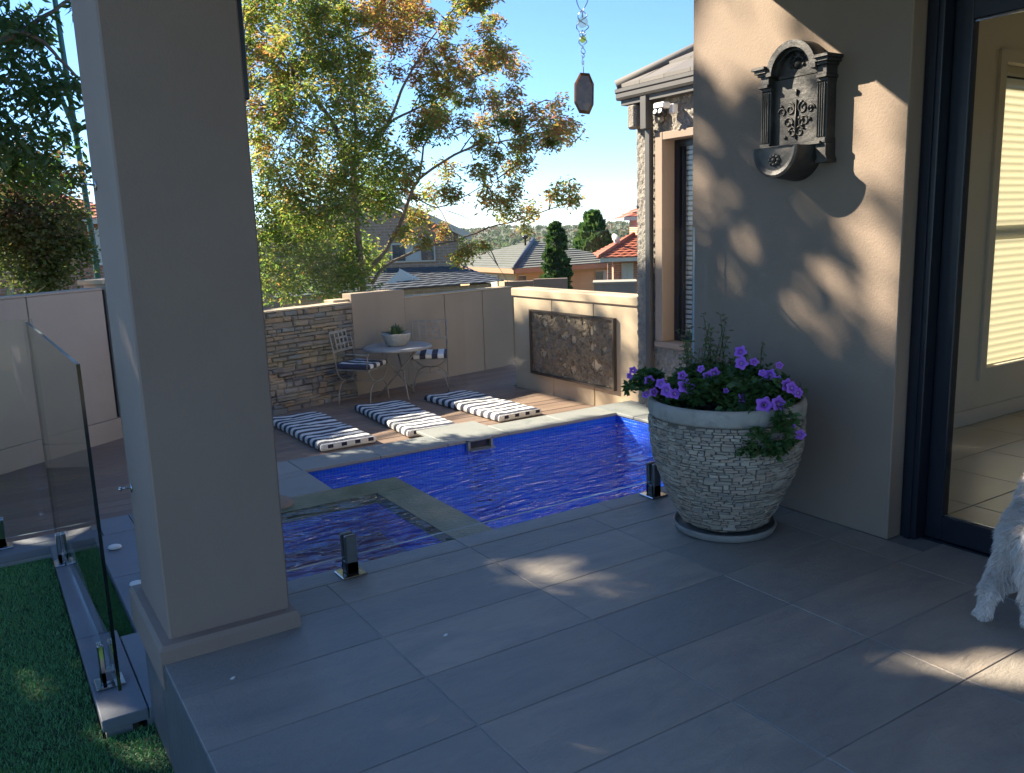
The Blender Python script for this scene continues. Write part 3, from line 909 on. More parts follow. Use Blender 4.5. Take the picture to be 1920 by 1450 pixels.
# brick house with a slate roofed garage
hA = empty('brick_house', (11.0, 22.0, -3.0), 'two storey tan brick house behind the big tree, dark slate roof over its lower storey', 'house')
def basis(o, a):
    d = Vector((math.cos(a), math.sin(a), 0)); n = Vector((math.sin(a), -math.cos(a), 0))
    return lambda u, w, z: tuple(Vector((o[0], o[1], 0))+d*u+n*w+Vector((0, 0, z)))
A = basis((12.67, 22.70), math.atan2(22.70-24.22, 12.67-9.47))
def abox(mb, f, u0, u1, w0, w1, z0, z1, mi=0):
    vs = [f(u, w, z) for u in (u0, u1) for w in (w0, w1) for z in (z0, z1)]
    return mb.add(vs, [(0, 1, 3, 2), (4, 6, 7, 5), (0, 4, 5, 1), (2, 3, 7, 6), (0, 2, 6, 4), (1, 5, 7, 3)], mi)
m_ = MB(); abox(m_, A, -6.5, 0, -5, 0, -3.2, 1.18)
m_.add([A(-6.5, 0, 1.18), A(0, 0, 1.18), A(-2.6, 0, 2.35)], [(0, 1, 2)])
m_.build('wall', m_brA, hA)
roof_plane(A(.35, .3, 1.10), A(.35, -5.3, 1.10), A(-2.6, -5.3, 2.55), A(-2.6, .3, 2.55), 12).build('roof', m_rtA, hA)
roof_plane(A(-6.9, .3, 1.10), A(-6.9, -5.3, 1.10), A(-2.6, -5.3, 2.55), A(-2.6, .3, 2.55), 12).build('roof', m_rtA, hA)
bg = MB(); 
for (p, q) in (((.37, 1.02), (-2.6, 2.47)), ((-6.9, 1.0), (-2.6, 2.47))):
    bg.add([A(p[0], .32, p[1]), A(q[0], .32, q[1]), A(q[0], .32, q[1]+.2), A(p[0], .32, p[1]+.2), A(p[0], .26, p[1]), A(q[0], .26, q[1]), A(q[0], .26, q[1]+.2), A(p[0], .26, p[1]+.2)], [(0, 1, 2, 3), (7, 6, 5, 4), (0, 4, 5, 1), (2, 6, 7, 3)])
bg.build('barge_board', m_trim, hA)
u0, u1 = -2.05, -.72
wA = MB(); abox(wA, A, u0, u1, .02, .06, .42, 1.0)
wA = wA.build('window', m_trim, hA)
for i in range(3):
    a_, b_ = u0+.05+i*(u1-u0-.05)/3, u0+(i+1)*(u1-u0-.05)/3
    q = MB(); abox(q, A, a_, b_, .061, .07, .47, .95); q.build('pane', m_winp if i != 1 else m_shade, wA)
# lower storey roof: eave runs along the back wall, hip at its right end
eL, eR, tR, tL = (6.6, 21.6, -.10), (11.75, 18.75, -.04), (12.40, 22.4, .30), (8.6, 24.4, .32)
eL = (6.2, 20.6, -.18); eR = (11.69, 18.64, -.02)
roof_plane(eL, eR, (12.36, 22.3, .27), (8.3, 23.9, .32), 11, .025, .012, .32).build('lower_roof', m_rtA, hA)
roof_plane(eR, (13.1, 22.2, -.10), (12.75, 22.6, .27), (12.36, 22.3, .27), 8, .04).build('lower_roof', m_rtA, hA)
quad([(6.6, 20.8, -3.5), (11.5, 18.95, -3.5), (11.5, 18.95, -.08), (6.6, 20.8, -.2)]).build('lower_wall', m_brA, hA)
quad([(11.5, 18.95, -3.5), (12.7, 22.2, -3.5), (12.7, 22.2, -.12), (11.5, 18.95, -.08)]).build('lower_wall', m_brA, hA)
gbl = MB().add([(9.15, 20.5, -.02), (10.1, 20.4, -.02), (9.72, 20.65, .34)], [(0, 1, 2)]).add([(10.25, 20.55, .06), (9.76, 20.8, .37), (9.70, 20.7, .30), (10.18, 20.45, .0)], [(0, 1, 2, 3)])
gbl.build('gable', m_trim, hA)

# yellow brick house with a grey hip roof
hB = empty('yellow_house', (24.0, 35.0, -3.5), 'low yellow brick house with grey green hip roof behind the columnar cypress', 'house')
Cc, Rr, Ll, Ap = V3((20.59, 31.94, -.47)), V3((25.9, 31.79, -.43)), V3((20.91, 38.71, -.50)), V3((25.27, 37.24, .75))
Rr = Cc+(Rr-Cc)*1.25; Ll = Cc+(Ll-Cc)*1.3
Ap = V3((24.9, 36.7, .68))
Bk = Rr+Ll-Cc
roof_plane(Cc, Rr, Ap, Ap, 13, .05).build('roof', m_rtB, hB)
roof_plane(Ll, Cc, Ap, Ap, 13, .05).build('roof', m_rtB, hB)
roof_plane(Rr, Bk, Ap, Ap, 5, .05).build('roof', m_rtB, hB)
roof_plane(Bk, Ll, Ap, Ap, 5, .05).build('roof', m_rtB, hB)
MB().tube([Cc+V3((0, 0, .06)), Ap+V3((0, 0, .06))], .12, 6).build('ridge_capping', m_ridge, hB)
def vquad(a, b, z0, z1, off=0):
    n = (b-a).cross(V3((0, 0, 1))).normalized()*off
    return [(a.x+n.x, a.y+n.y, z0), (b.x+n.x, b.y+n.y, z0), (b.x+n.x, b.y+n.y, z1), (a.x+n.x, a.y+n.y, z1)]
ins = (Bk-Cc)*.045
c_, r_, l_, b_ = Cc+ins, Rr+V3((-ins.x, ins.y, 0)), Ll+V3((ins.x, -ins.y, 0)), Bk-ins
m_ = MB()
m_.prism([(q.x, q.y) for q in (c_, r_, b_, l_)], 'z', -4.0, -.50)
m_.build('wall', [m_yel], hB)
fb = MB()
for a, b in ((Cc, Rr), (Ll, Cc)):
    fb.add(vquad(a, b, -.66, -.44, .03), [(0, 1, 2, 3)])
    fb.add([(a.x, a.y, -.66), (b.x, b.y, -.66), tuple(b+(Bk-Cc)*.045+V3((0, 0, -.66-b.z))), tuple(a+(Bk-Cc)*.045+V3((0, 0, -.66-a.z)))], [(0, 1, 2, 3)])
fb.build('fascia', mat('copper_fascia', (.42, .22, .12), (.38, .2, .11), 3, .6), hB)
def hwin(a, b, f0, f1, z0, z1, off, par, nm=2):
    p, q = a.lerp(b, f0), a.lerp(b, f1)
    w = MB().add(vquad(p, q, z0, z1, off), [(0, 1, 2, 3)]).build('window', m_trim, par)
    for i in range(nm):
        s0, s1 = p.lerp(q, i/nm+.03), p.lerp(q, (i+1)/nm-.03)
        MB().add(vquad(s0, s1, z0+.06, z1-.06, off+.02), [(0, 1, 2, 3)]).build('pane', m_winp if i == 0 else m_shade, w)
hwin(c_, r_, .74, .90, -1.55, -.78, .03, hB)
hwin(c_, r_, .02, .09, -1.45, -.75, .03, hB, 1)
hwin(l_, c_, .62, .80, -1.5, -.78, .03, hB)
for pp in (.78, ):
    pass
for q in (Ap+V3((-.9, -.6, -.02)), Ap+V3((.65, -1.1, -.05))):
    vt = MB().lathe([(.05, -.3), (.05, .12), (.12, .14), (.17, .22), (.12, .30), (0, .32)], tuple(q), 10)
    vt.build('roof_vent', m_blacksteel, hB)

# red brick house on the right
hR = empty('red_house', (21.5, 24.8, -3.5), 'red brick house with terracotta roof at the edge of the stucco wing', 'house')
eL, eR, rd = V3((19.91, 25.05, .13)), V3((22.6, 23.1, .13)), V3((22.2, 25.7, .90))
D_ = (eR-eL).normalized(); Nn = V3((-D_.y, D_.x, 0))
roof_plane(eL, eR, rd+D_*1.6, rd, 9, .04, .025, .3).build('roof', m_rtR, hR)
roof_plane(eL+Nn*5, eL, rd, rd+Nn*2, 9, .04, .025, .3).build('roof', m_rtR, hR)
MB().tube([eL+V3((0, 0, .05)), rd+V3((0, 0, .05))], .09, 6).build('ridge_capping', m_rtR, hR)
w0 = eL+D_*.35+Nn*.3
def rbox(o, d, n, u0, u1, v0, v1, z0, z1):
    vs = [tuple(V3((o.x, o.y, 0))+d*u+n*v+V3((0, 0, z))) for u in (u0, u1) for v in (v0, v1) for z in (z0, z1)]
    return MB().add(vs, [(0, 1, 3, 2), (4, 6, 7, 5), (0, 4, 5, 1), (2, 3, 7, 6), (0, 2, 6, 4), (1, 5, 7, 3)])
rbox(w0, D_, Nn, .25, 3.4, .5, 4, -3.5, .02).build('wall', m_brR, hR)
rbox(w0, D_, Nn, 0, .16, 0, .16, -3.5, .02).build('porch_column', m_brR, hR)
rbox(w0, D_, Nn, -.3, 3.4, -.28, -.22, -.02, .12).build('fascia', m_trim, hR)
wv = rbox(w0, D_, Nn, .55, 1.0, .46, .498, -.95, -.12).build('window', m_trim, hR)
rbox(w0, D_, Nn, .58, .765, .44, .459, -.72, -.16).build('pane', m_shade, wv)
rbox(w0, D_, Nn, .785, .97, .44, .459, -.72, -.16).build('pane', m_shade, wv)
u_ = V3((22.45, 25.75, 0))
rbox(u_, D_, Nn, 0, 4, 0, 4, -1, 1.55).build('upper_wall', m_brR, hR)
a_ = u_-D_*.55-Nn*.5+V3((0, 0, 1.6))
roof_plane(a_, a_+D_*6, a_+D_*6+Nn*2.5+V3((0, 0, 1.2)), a_+Nn*2.5+D_*2.5+V3((0, 0, 1.2)), 8, .04, .025, .3).build('upper_roof', m_rtR, hR)
roof_plane(a_+Nn*6, a_, a_+Nn*2.5+D_*2.5+V3((0, 0, 1.2)), a_+Nn*3.5+D_*2.5+V3((0, 0, 1.2)), 8, .04).build('upper_roof', m_rtR, hR)
rbox(a_, D_, Nn, -.03, 6, -.03, .03, 1.48, 1.62).build('gutter', m_trim, hR)
sd = empty('satellite_dish', tuple(eL.lerp(rd, .45)+V3((0, 0, .1))), 'small white dish on the terracotta roof hip', 'satellite dish')
dc = eL.lerp(rd, .45)+V3((0, 0, .3))
MB().lathe([(0, 0), (.1, .012), (.2, .05), (.22, .065)], tuple(dc), 16, axis=Matrix.Rotation(R(65), 3, 'Y')).build('dish', m_white, sd)
MB().tube([dc, dc-V3((0, 0, .3))], .02, 6).build('mast', m_steel, sd)

# orange brick house on the left
hL = empty('orange_house', (1.5, 27.0, -2.5), 'orange brick house with a terracotta roof behind the rounded tree by the lamp post', 'house')
m_ = MB().box((-7, 26.2, -3), (3.9, 32, 1.92)); m_.build('wall', m_brL, hL)
roof_plane((-7.5, 25.8, 1.95), (4.3, 25.8, 1.95), (1.9, 29, 3.05), (-5, 29, 3.05), 12, .04, .025, .3).build('roof', m_rtR, hL)
roof_plane((4.3, 25.8, 1.95), (4.3, 32.5, 1.95), (1.9, 29.5, 3.05), (1.9, 29, 3.05), 12, .04).build('roof', m_rtR, hL)
MB().box((-7.5, 25.75, 1.82), (4.33, 25.82, 1.96)).build('gutter', m_trim, hL)
wv = MB().box((3.0, 26.15, .7), (3.75, 26.2, 1.7)).build('window', m_white, hL)
MB().box((3.06, 26.13, .76), (3.69, 26.15, 1.64)).build('pane', m_shade, wv)

# low block seen over the feature wall, and garden walls of the neighbours
nb = empty('brown_fence', (7.4, 10.9, -1), 'low brown rendered wall of the neighbour behind the sunlit cream wall', 'wall')
f_ = basis((7.02, 11.18), math.atan2(-.53, .77))
m_ = MB(); abox(m_, f_, 0, .45, -.1, 0, -1.5, .50); abox(m_, f_, .455, .98, -.1, .004, -1.5, .525)
m_.build('panel', m_taupe, nb)
tk = empty('concrete_planter', (8.45, 10.15, .3), 'square grey concrete planter box standing behind the cream wall', 'planter box')
f_ = basis((8.17, 10.37), math.atan2(-.41, .5))
m_ = MB(); abox(m_, f_, -.02, .62, -.5, 0, -1.4, .42); m_.build('box', mat('concrete', (.26, .24, .21), (.20, .19, .17), 4, .9), tk)
m_ = MB(); abox(m_, f_, -.04, .64, -.52, .02, .421, .45); m_.build('rim', mat('concrete_pale', (.34, .3, .24), (.3, .27, .22), 4, .9), tk)

# ---------------------------------------------------------------- vegetation
CL= [(3.45, 11.41, 0.76, 0.37, 0.1), (3.95, 11.96, 1.15, 0.42, 0.1), (4.21, 11.47, 0.86, 0.44, 0.1), (4.8, 11.79, 0.97, 0.39, 0.1), (3.76, 12.21, 1.45, 0.36, 0.1), (3.77, 10.91, 1.56, 0.41, 0.1), (4.18, 10.64, 1.67, 0.44, 0.1), (5.26, 12.15, 2.02, 0.51, 0.1), (4.97, 10.89, 2.17, 0.37, 0.1), (4.51, 11.03, 0.71, 0.31, 0.1), (5.39, 12.47, 0.94, 0.28, 0.1), (3.46, 11.94, 1.03, 0.29, 0.1), (4.11, 12.59, 0.6, 0.37, 0.1), (4.4, 11.64, 0.55, 0.29, 0.1), (5.29, 11.66, 1.82, 0.3, 0.1), (4.53, 10.82, 2.31, 0.33, 0.1), (5.28, 11.66, 2.57, 0.23, 0.1), (4.56, 12.51, 1.28, 0.41, 0.1), (3.64, 12.01, 1.85, 0.29, 0.1), (3.12, 12.65, 1.19, 0.5, 0.1), (3.03, 12.52, 2.05, 0.49, 0.1), (3.68, 10.94, 2.0, 0.41, 0.32), (4.59, 12.24, 2.18, 0.43, 0.32), (3.72, 12.14, 2.3, 0.29, 0.32), (4.01, 11.38, 2.46, 0.34, 0.32), (4.22, 10.66, 1.99, 0.26, 0.32), (4.13, 12.65, 1.75, 0.31, 0.32), (3.62, 11.9, 2.67, 0.25, 0.32), (3.86, 12.39, 4.33, 0.4, 0.25), (4.43, 12.58, 4.48, 0.44, 0.25), (4.7, 12.09, 4.24, 0.46, 0.25), (5.1, 12.42, 4.57, 0.34, 0.25), (4.24, 11.51, 3.74, 0.38, 0.25), (4.78, 12.26, 3.69, 0.44, 0.25), (4.84, 11.39, 3.76, 0.35, 0.25), (5.39, 12.33, 3.68, 0.31, 0.25), (4.08, 12.69, 3.51, 0.34, 0.25), (3.9, 10.94, 3.03, 0.33, 0.25), (3.67, 11.11, 2.84, 0.33, 0.25), (4.49, 11.0, 3.07, 0.36, 0.25), (5.44, 12.38, 3.25, 0.38, 0.25), (5.12, 11.25, 2.86, 0.25, 0.25), (4.66, 11.9, 2.72, 0.39, 0.25), (4.78, 11.08, 2.61, 0.31, 0.25), (3.16, 12.11, 3.63, 0.48, 0.25), (3.03, 11.87, 2.8, 0.47, 0.25), (4.27, 11.4, 4.57, 0.47, 0.25), (3.86, 12.09, 4.74, 0.45, 0.25), (3.62, 12.16, 3.08, 0.26, 0.7), (3.89, 12.81, 3.95, 0.27, 0.7), (3.75, 12.34, 2.6, 0.2, 0.7), (3.76, 12.91, 3.59, 0.24, 0.7), (3.84, 12.72, 4.34, 0.2, 0.7), (4.14, 12.93, 4.05, 0.24, 0.7), (5.31, 11.73, 4.39, 0.3, 0.85), (5.09, 10.6, 4.17, 0.3, 0.85), (5.96, 11.88, 4.37, 0.34, 0.85), (5.72, 12.25, 4.28, 0.35, 0.85), (6.09, 11.92, 4.59, 0.27, 0.85), (5.56, 11.37, 4.0, 0.26, 0.85), (5.42, 11.78, 4.79, 0.37, 0.85), (5.29, 10.62, 4.52, 0.33, 0.85), (6.12, 11.73, 3.87, 0.24, 0.85), (5.72, 11.3, 3.45, 0.19, 0.85), (5.21, 10.84, 3.45, 0.14, 0.85), (5.57, 10.11, 3.48, 0.21, 0.62), (6.68, 11.47, 3.92, 0.2, 0.62), (7.04, 11.61, 3.82, 0.28, 0.62), (6.24, 9.77, 3.55, 0.22, 0.62), (7.21, 11.01, 3.67, 0.22, 0.62), (6.13, 10.67, 3.46, 0.19, 0.62), (6.16, 9.98, 3.04, 0.21, 0.62), (6.57, 10.1, 3.13, 0.19, 0.62), (7.02, 11.05, 2.97, 0.27, 0.62), (6.88, 11.41, 2.89, 0.2, 0.62), (5.71, 9.98, 2.7, 0.15, 0.62), (7.27, 10.48, 2.91, 0.24, 0.62), (6.75, 9.31, 2.64, 0.25, 0.62), (7.76, 10.41, 2.66, 0.22, 0.62), (6.97, 9.92, 2.5, 0.16, 0.62), (7.86, 10.78, 3.15, 0.15, 0.62), (6.38, 11.96, 1.31, 0.17, 0.62), (5.67, 11.15, 2.76, 0.26, 0.62), (6.39, 12.0, 3.12, 0.21, 0.62), (5.82, 10.59, 3.32, 0.26, 0.4), (5.44, 10.21, 3.34, 0.16, 0.4), (6.45, 10.96, 3.19, 0.18, 0.4), (5.46, 10.09, 2.71, 0.22, 0.4), (6.55, 9.86, 2.43, 0.17, 0.4), (6.48, 10.45, 2.31, 0.2, 0.4), (6.94, 10.69, 2.17, 0.18, 0.4), (6.54, 9.75, 2.17, 0.14, 0.4), (5.91, 9.86, 2.02, 0.13, 0.4), (6.36, 11.69, 2.21, 0.2, 0.4), (5.82, 10.6, 1.84, 0.23, 0.4), (6.21, 12.0, 1.86, 0.22, 0.4), (5.97, 11.97, 1.55, 0.26, 0.4), (6.38, 10.43, 1.75, 0.23, 0.4), (6.73, 10.43, 1.83, 0.21, 0.4), (6.74, 10.58, 1.61, 0.24, 0.4), (7.14, 10.64, 1.51, 0.21, 0.4), (7.03, 10.59, 1.3, 0.11, 0.4), (7.44, 10.21, 1.82, 0.21, 0.4), (7.64, 10.23, 1.7, 0.18, 0.4), (7.78, 11.0, 1.79, 0.12, 0.4), (7.52, 10.01, 1.86, 0.11, 0.4), (6.11, 10.73, 1.01, 0.22, 0.4), (6.29, 11.36, 0.91, 0.17, 0.4), (6.1, 10.24, 1.07, 0.11, 0.4), (5.47, 10.75, 1.15, 0.17, 0.4), (5.94, 12.18, 1.2, 0.14, 0.4), (6.39, 10.8, 2.51, 0.13, 0.4), (5.46, 11.37, 2.38, 0.16, 0.4), (4.98, 10.28, 1.96, 0.15, 0.4)]
BR= [([(4.81, 11.54, 0.23), (4.83, 11.57, 0.82), (4.82, 11.62, 1.7), (4.84, 11.66, 2.39)], 0.05, 0.039), ([(4.79, 11.55, 2.38), (4.69, 11.61, 2.55), (4.57, 11.69, 2.89), (4.41, 11.78, 3.12), (4.17, 11.89, 3.4), (3.94, 12.0, 3.61), (3.58, 12.14, 3.85), (3.38, 12.23, 3.93)], 0.034, 0.011), ([(4.55, 11.64, 2.89), (4.28, 11.56, 3.22), (3.99, 11.48, 3.5), (3.8, 11.35, 3.75), (3.7, 11.2, 3.81)], 0.022, 0.008), ([(4.81, 11.54, 0.68), (5.06, 11.41, 0.96), (5.29, 11.3, 1.31), (5.5, 11.18, 1.85), (5.6, 11.11, 2.05)], 0.034, 0.025), ([(5.63, 11.16, 2.05), (5.91, 10.98, 2.27), (6.13, 10.82, 2.4), (6.34, 10.65, 2.49), (6.58, 10.47, 2.52), (6.8, 10.29, 2.55), (7.0, 10.11, 2.56), (7.17, 9.95, 2.62)], 0.022, 0.007), ([(4.79, 11.55, 1.7), (4.84, 11.58, 2.22), (5.04, 11.54, 2.53), (5.34, 11.46, 2.84), (5.66, 11.36, 3.01), (6.13, 11.17, 3.26), (6.42, 11.06, 3.4), (6.65, 10.98, 3.53), (6.96, 10.84, 3.68)], 0.028, 0.007), ([(5.28, 11.33, 2.82), (5.35, 11.19, 3.08), (5.39, 11.05, 3.26), (5.49, 10.89, 3.51), (5.6, 10.72, 3.75), (5.71, 10.55, 3.94), (5.92, 10.32, 4.29), (5.97, 10.18, 4.42)], 0.022, 0.006), ([(4.94, 11.48, 0.58), (5.15, 11.49, 0.81), (5.61, 11.38, 1.03), (5.93, 11.32, 1.11), (6.24, 11.26, 1.16), (6.7, 11.1, 1.32), (7.14, 10.93, 1.43), (7.59, 10.74, 1.57), (7.9, 10.63, 1.68)], 0.025, 0.006), ([(5.63, 11.16, 2.05), (5.69, 11.1, 2.47), (5.71, 11.07, 2.53), (5.78, 11.0, 2.69)], 0.017, 0.006), ([(4.52, 11.66, 2.83), (4.4, 11.6, 2.68), (4.06, 11.62, 2.84), (3.64, 11.66, 3.04)], 0.014, 0.006), ([(5.51, 11.22, 1.85), (5.79, 11.0, 1.64), (6.09, 10.74, 1.77), (6.31, 10.53, 1.92), (6.45, 10.36, 2.0)], 0.012, 0.004), ([(6.16, 10.88, 2.4), (6.4, 10.8, 2.69), (6.78, 10.62, 2.79), (7.09, 10.48, 2.96)], 0.011, 0.004), ([(5.95, 10.99, 4.05), (6.15, 10.81, 4.27), (6.3, 10.65, 4.36), (6.5, 10.45, 4.31)], 0.008, 0.003), ([(5.9, 11.02, 3.94), (6.07, 10.64, 3.8), (6.16, 10.29, 3.82), (6.17, 9.99, 3.87)], 0.007, 0.002), ([(4.83, 11.53, 2.38), (4.89, 11.6, 2.84), (4.91, 11.7, 3.41), (4.93, 11.79, 3.98), (4.95, 11.89, 4.55)], 0.028, 0.011), ([(4.84, 11.53, 3.38), (4.5, 11.42, 3.74), (4.37, 11.24, 4.08)], 0.014, 0.006), ([(4.82, 11.53, 3.92), (5.05, 11.2, 4.01), (5.18, 10.92, 4.2)], 0.014, 0.006), ([(5.95, 10.99, 1.6), (6.18, 10.81, 1.48), (6.28, 10.69, 1.36)], 0.007, 0.002), ([(6.4, 10.74, 1.06), (6.4, 10.36, 0.8), (6.35, 10.02, 0.58)], 0.006, 0.002), ([(6.0, 10.96, 4.1), (6.2, 10.7, 4.3), (6.25, 10.51, 4.43)], 0.006, 0.002), ([(6.06, 10.93, 4.18), (6.28, 10.75, 4.22), (6.45, 10.59, 4.17)], 0.006, 0.002)]
NL= [(0.65, 8.9, 2.87, 0.43, 0), (0.46, 8.09, 2.27, 0.38, 0), (0.77, 8.27, 2.52, 0.3, 0), (0.62, 8.66, 2.12, 0.3, 0.1), (0.92, 8.91, 2.29, 0.19, 0.1), (0.58, 8.42, 3.12, 0.32, 0.05), (0.75, 8.14, 3.0, 0.19, 0), (0.98, 7.99, 2.53, 0.13, 0.1), (1.03, 8.47, 2.34, 0.11, 0.1), (0.77, 8.09, 1.99, 0.21, 0.25), (0.61, 8.85, 1.91, 0.24, 0.35), (0.5, 8.89, 2.05, 0.21, 0.2), (1.02, 8.06, 3.19, 0.08, 0.3), (0.28, 8.23, 2.61, 0.48, 0), (0.14, 8.87, 2.04, 0.43, 0.1)]
NB= [[(-0.5, 8.28, 2.38), (0.02, 8.3, 2.77), (0.47, 8.29, 2.94), (0.67, 8.27, 3.04), (0.88, 8.25, 3.2), (1.1, 8.23, 3.36)], [(0.62, 8.18, 2.99), (0.77, 8.16, 2.92), (0.87, 8.15, 2.8), (1.01, 8.14, 2.64)]]
BL= [(0.9, 13.64, 1.88, 0.64, 0.5), (0.77, 13.85, 2.33, 0.47, 0.8), (1.3, 13.25, 2.22, 0.3, 0.75), (1.06, 13.01, 1.5, 0.47, 0.45), (1.2, 13.2, 1.14, 0.38, 0.3), (0.7, 13.83, 1.23, 0.55, 0.35), (0.94, 13.19, 0.9, 0.34, 0.3), (0.52, 13.31, 1.52, 0.51, 0.4), (1.4, 13.33, 1.35, 0.19, 0.35), (0.81, 13.38, 0.76, 0.26, 0.3), (0.19, 13.39, 1.74, 0.77, 0.5), (1.44, 13.93, 1.74, 0.26, 0.55), (0.61, 13.07, 1.79, 0.34, 0.7)]

def leaves(clumps, per, size, wid=.22, droop=.5, spread=1.0, huevar=.12):
    """diamond leaves scattered through ball-shaped clumps; returns (n,4,3), hue"""
    C, H, S = [], [], []
    for (x, y, z, r, h) in clumps:
        n = max(4, int(per*(r/.3)**2))
        d = npr.normal(size=(n, 3)); d /= np.linalg.norm(d, axis=1)[:, None]
        rr = r*npr.uniform(.15, 1.15, n)**.6*spread
        # sub-clusters make the outline uneven
        k = max(2, n//14)
        sub = npr.normal(size=(k, 3)); sub /= np.linalg.norm(sub, axis=1)[:, None]
        sub *= (r*npr.uniform(.3, 1.05, k))[:, None]
        pick = npr.integers(0, k, n)
        p = np.array([x, y, z])+sub[pick]*.85+d*(rr*.42)[:, None]
        C.append(p); H.append(np.clip(h+npr.normal(0, huevar, n)+npr.normal(0, huevar, k)[pick]*.6, 0, 1)); S.append(np.full(n, size))
    P = np.concatenate(C); H = np.concatenate(H); n = len(P)
    a = npr.uniform(0, 2*np.pi, n); dz = npr.normal(-droop, .45, n)
    ax = np.stack([np.cos(a), np.sin(a), dz], 1); ax /= np.linalg.norm(ax, axis=1)[:, None]
    s = npr.normal(size=(n, 3)); s -= ax*(s*ax).sum(1)[:, None]; s /= np.linalg.norm(s, axis=1)[:, None]
    L = size*npr.uniform(.6, 1.25, n)[:, None]; W = L*wid
    v = np.empty((n, 4, 3))
    v[:, 0] = P; v[:, 1] = P+ax*L*.45+s*W; v[:, 2] = P+ax*L; v[:, 3] = P+ax*L*.45-s*W
    return v, H

m_bark = mat('bark', (.16, .12, .09), (.08, .06, .05), 9, .9, .6, 40, .02)
m_barkpale = mat('pale_bark', (.24, .19, .15), (.14, .11, .09), 9, .9, .6, 40, .02)
m_leaf = leafmat('ash_leaf', [(0, (.072, .122, .03)), (.2, (.125, .16, .04)), (.35, (.175, .19, .048)), (.5, (.225, .175, .06)), (.65, (.27, .14, .055)), (.8, (.21, .09, .05)), (1, (.16, .06, .05))])

def taper_branch(mb, pts, r0, r1, n=6, sub=3):
    P = [Vector(p) for p in pts]
    out = []
    for i in range(len(P)-1):
        p0, p1, p2, p3 = P[max(i-1, 0)], P[i], P[i+1], P[min(i+2, len(P)-1)]
        for k in range(sub):
            t = k/sub
            q = .5*((2*p1)+(p2-p0)*t+(2*p0-5*p1+4*p2-p3)*t*t+(3*p1-3*p2+p3-p0)*t**3)
            out.append(q+Vector((rng.uniform(-1, 1), rng.uniform(-1, 1), rng.uniform(-1, 1)))*min(r0, .03)*.35)
    out.append(P[-1])
    m = len(out)
    mb.tube(out, [r0+(r1-r0)*i/(m-1) for i in range(m)], n)
    return out

# the big ash tree behind the back wall
ash = empty('ash_tree', (4.81, 11.55, -1.5), 'big spreading ash tree with green, gold and rust leaves behind the back wall', 'tree')
tk_ = MB()
taper_branch(tk_, [(4.82, 11.5, -1.7), (4.80, 11.53, -.6), (4.81, 11.54, .3)], .075, .055, 8)
tk_.build('trunk', m_bark, ash)
lim = MB(); tips = []
for pts, r0, r1 in BR:
    o = taper_branch(lim, pts, r0, r1)
    tips += o[len(o)//2:]
# twigs running into the foliage clumps
allb = [Vector(p) for pts, a, b in BR for p in pts]
for (x, y, z, r, h) in CL:
    c = Vector((x, y, z))
    q = min(allb, key=lambda p: (p-c).length)
    mid = q.lerp(c, .5)+Vector((rng.uniform(-.1, .1), rng.uniform(-.1, .1), .08))
    taper_branch(lim, [q, mid, c], .011, .004, 5, 3)
    for _ in range(3):
        e = c+Vector((rng.gauss(0, 1), rng.gauss(0, 1), rng.gauss(.2, 1))).normalized()*r*.9
        taper_branch(lim, [c, c.lerp(e, .5)+Vector((0, 0, .04)), e], .004, .0015, 4, 2)
lim.build('limbs', m_barkpale, ash)
CL2 = [(x, y, z, r*1.08, {.85: .56, .7: .5, .62: .52, .1: .16}.get(q, q)) for x, y, z, r, q in CL]
for p in rng.sample(tips, 95):
    if p.z < 2.0 and p.x > 5.5: continue
    CL2.append((p.x+rng.gauss(0, .12), p.y+rng.gauss(0, .2), p.z+rng.gauss(.05, .12), rng.uniform(.13, .24), rng.uniform(.1, .45)))
v, h = leaves(CL2, 640, .078, .16, huevar=.17)
tri_mesh('crown', v, m_leaf, ash, attr=h, k=4)

# dark tree at the far left; it overhangs the lawn and shades the patio
SD = np.array([SUN.x/abs(SUN.x), SUN.y/abs(SUN.x), SUN.z/abs(SUN.x)])
KY, KZ = SD[1], SD[2]
camM = np.array(M.to_3x3()).T
def inview(p, mx=0, my=0):
    c = camM @ (np.asarray(p)-np.array([0, 0, 1.3]))
    if c[2] > -.1: return None
    return (960+1583.75*c[0]/-c[2], 725-1583.75*c[1]/-c[2])

m_leafd = leafmat('dark_leaf', [(0, (.028, .062, .016)), (.3, (.05, .085, .02)), (.6, (.08, .10, .028)), (1, (.10, .09, .03))], .42)
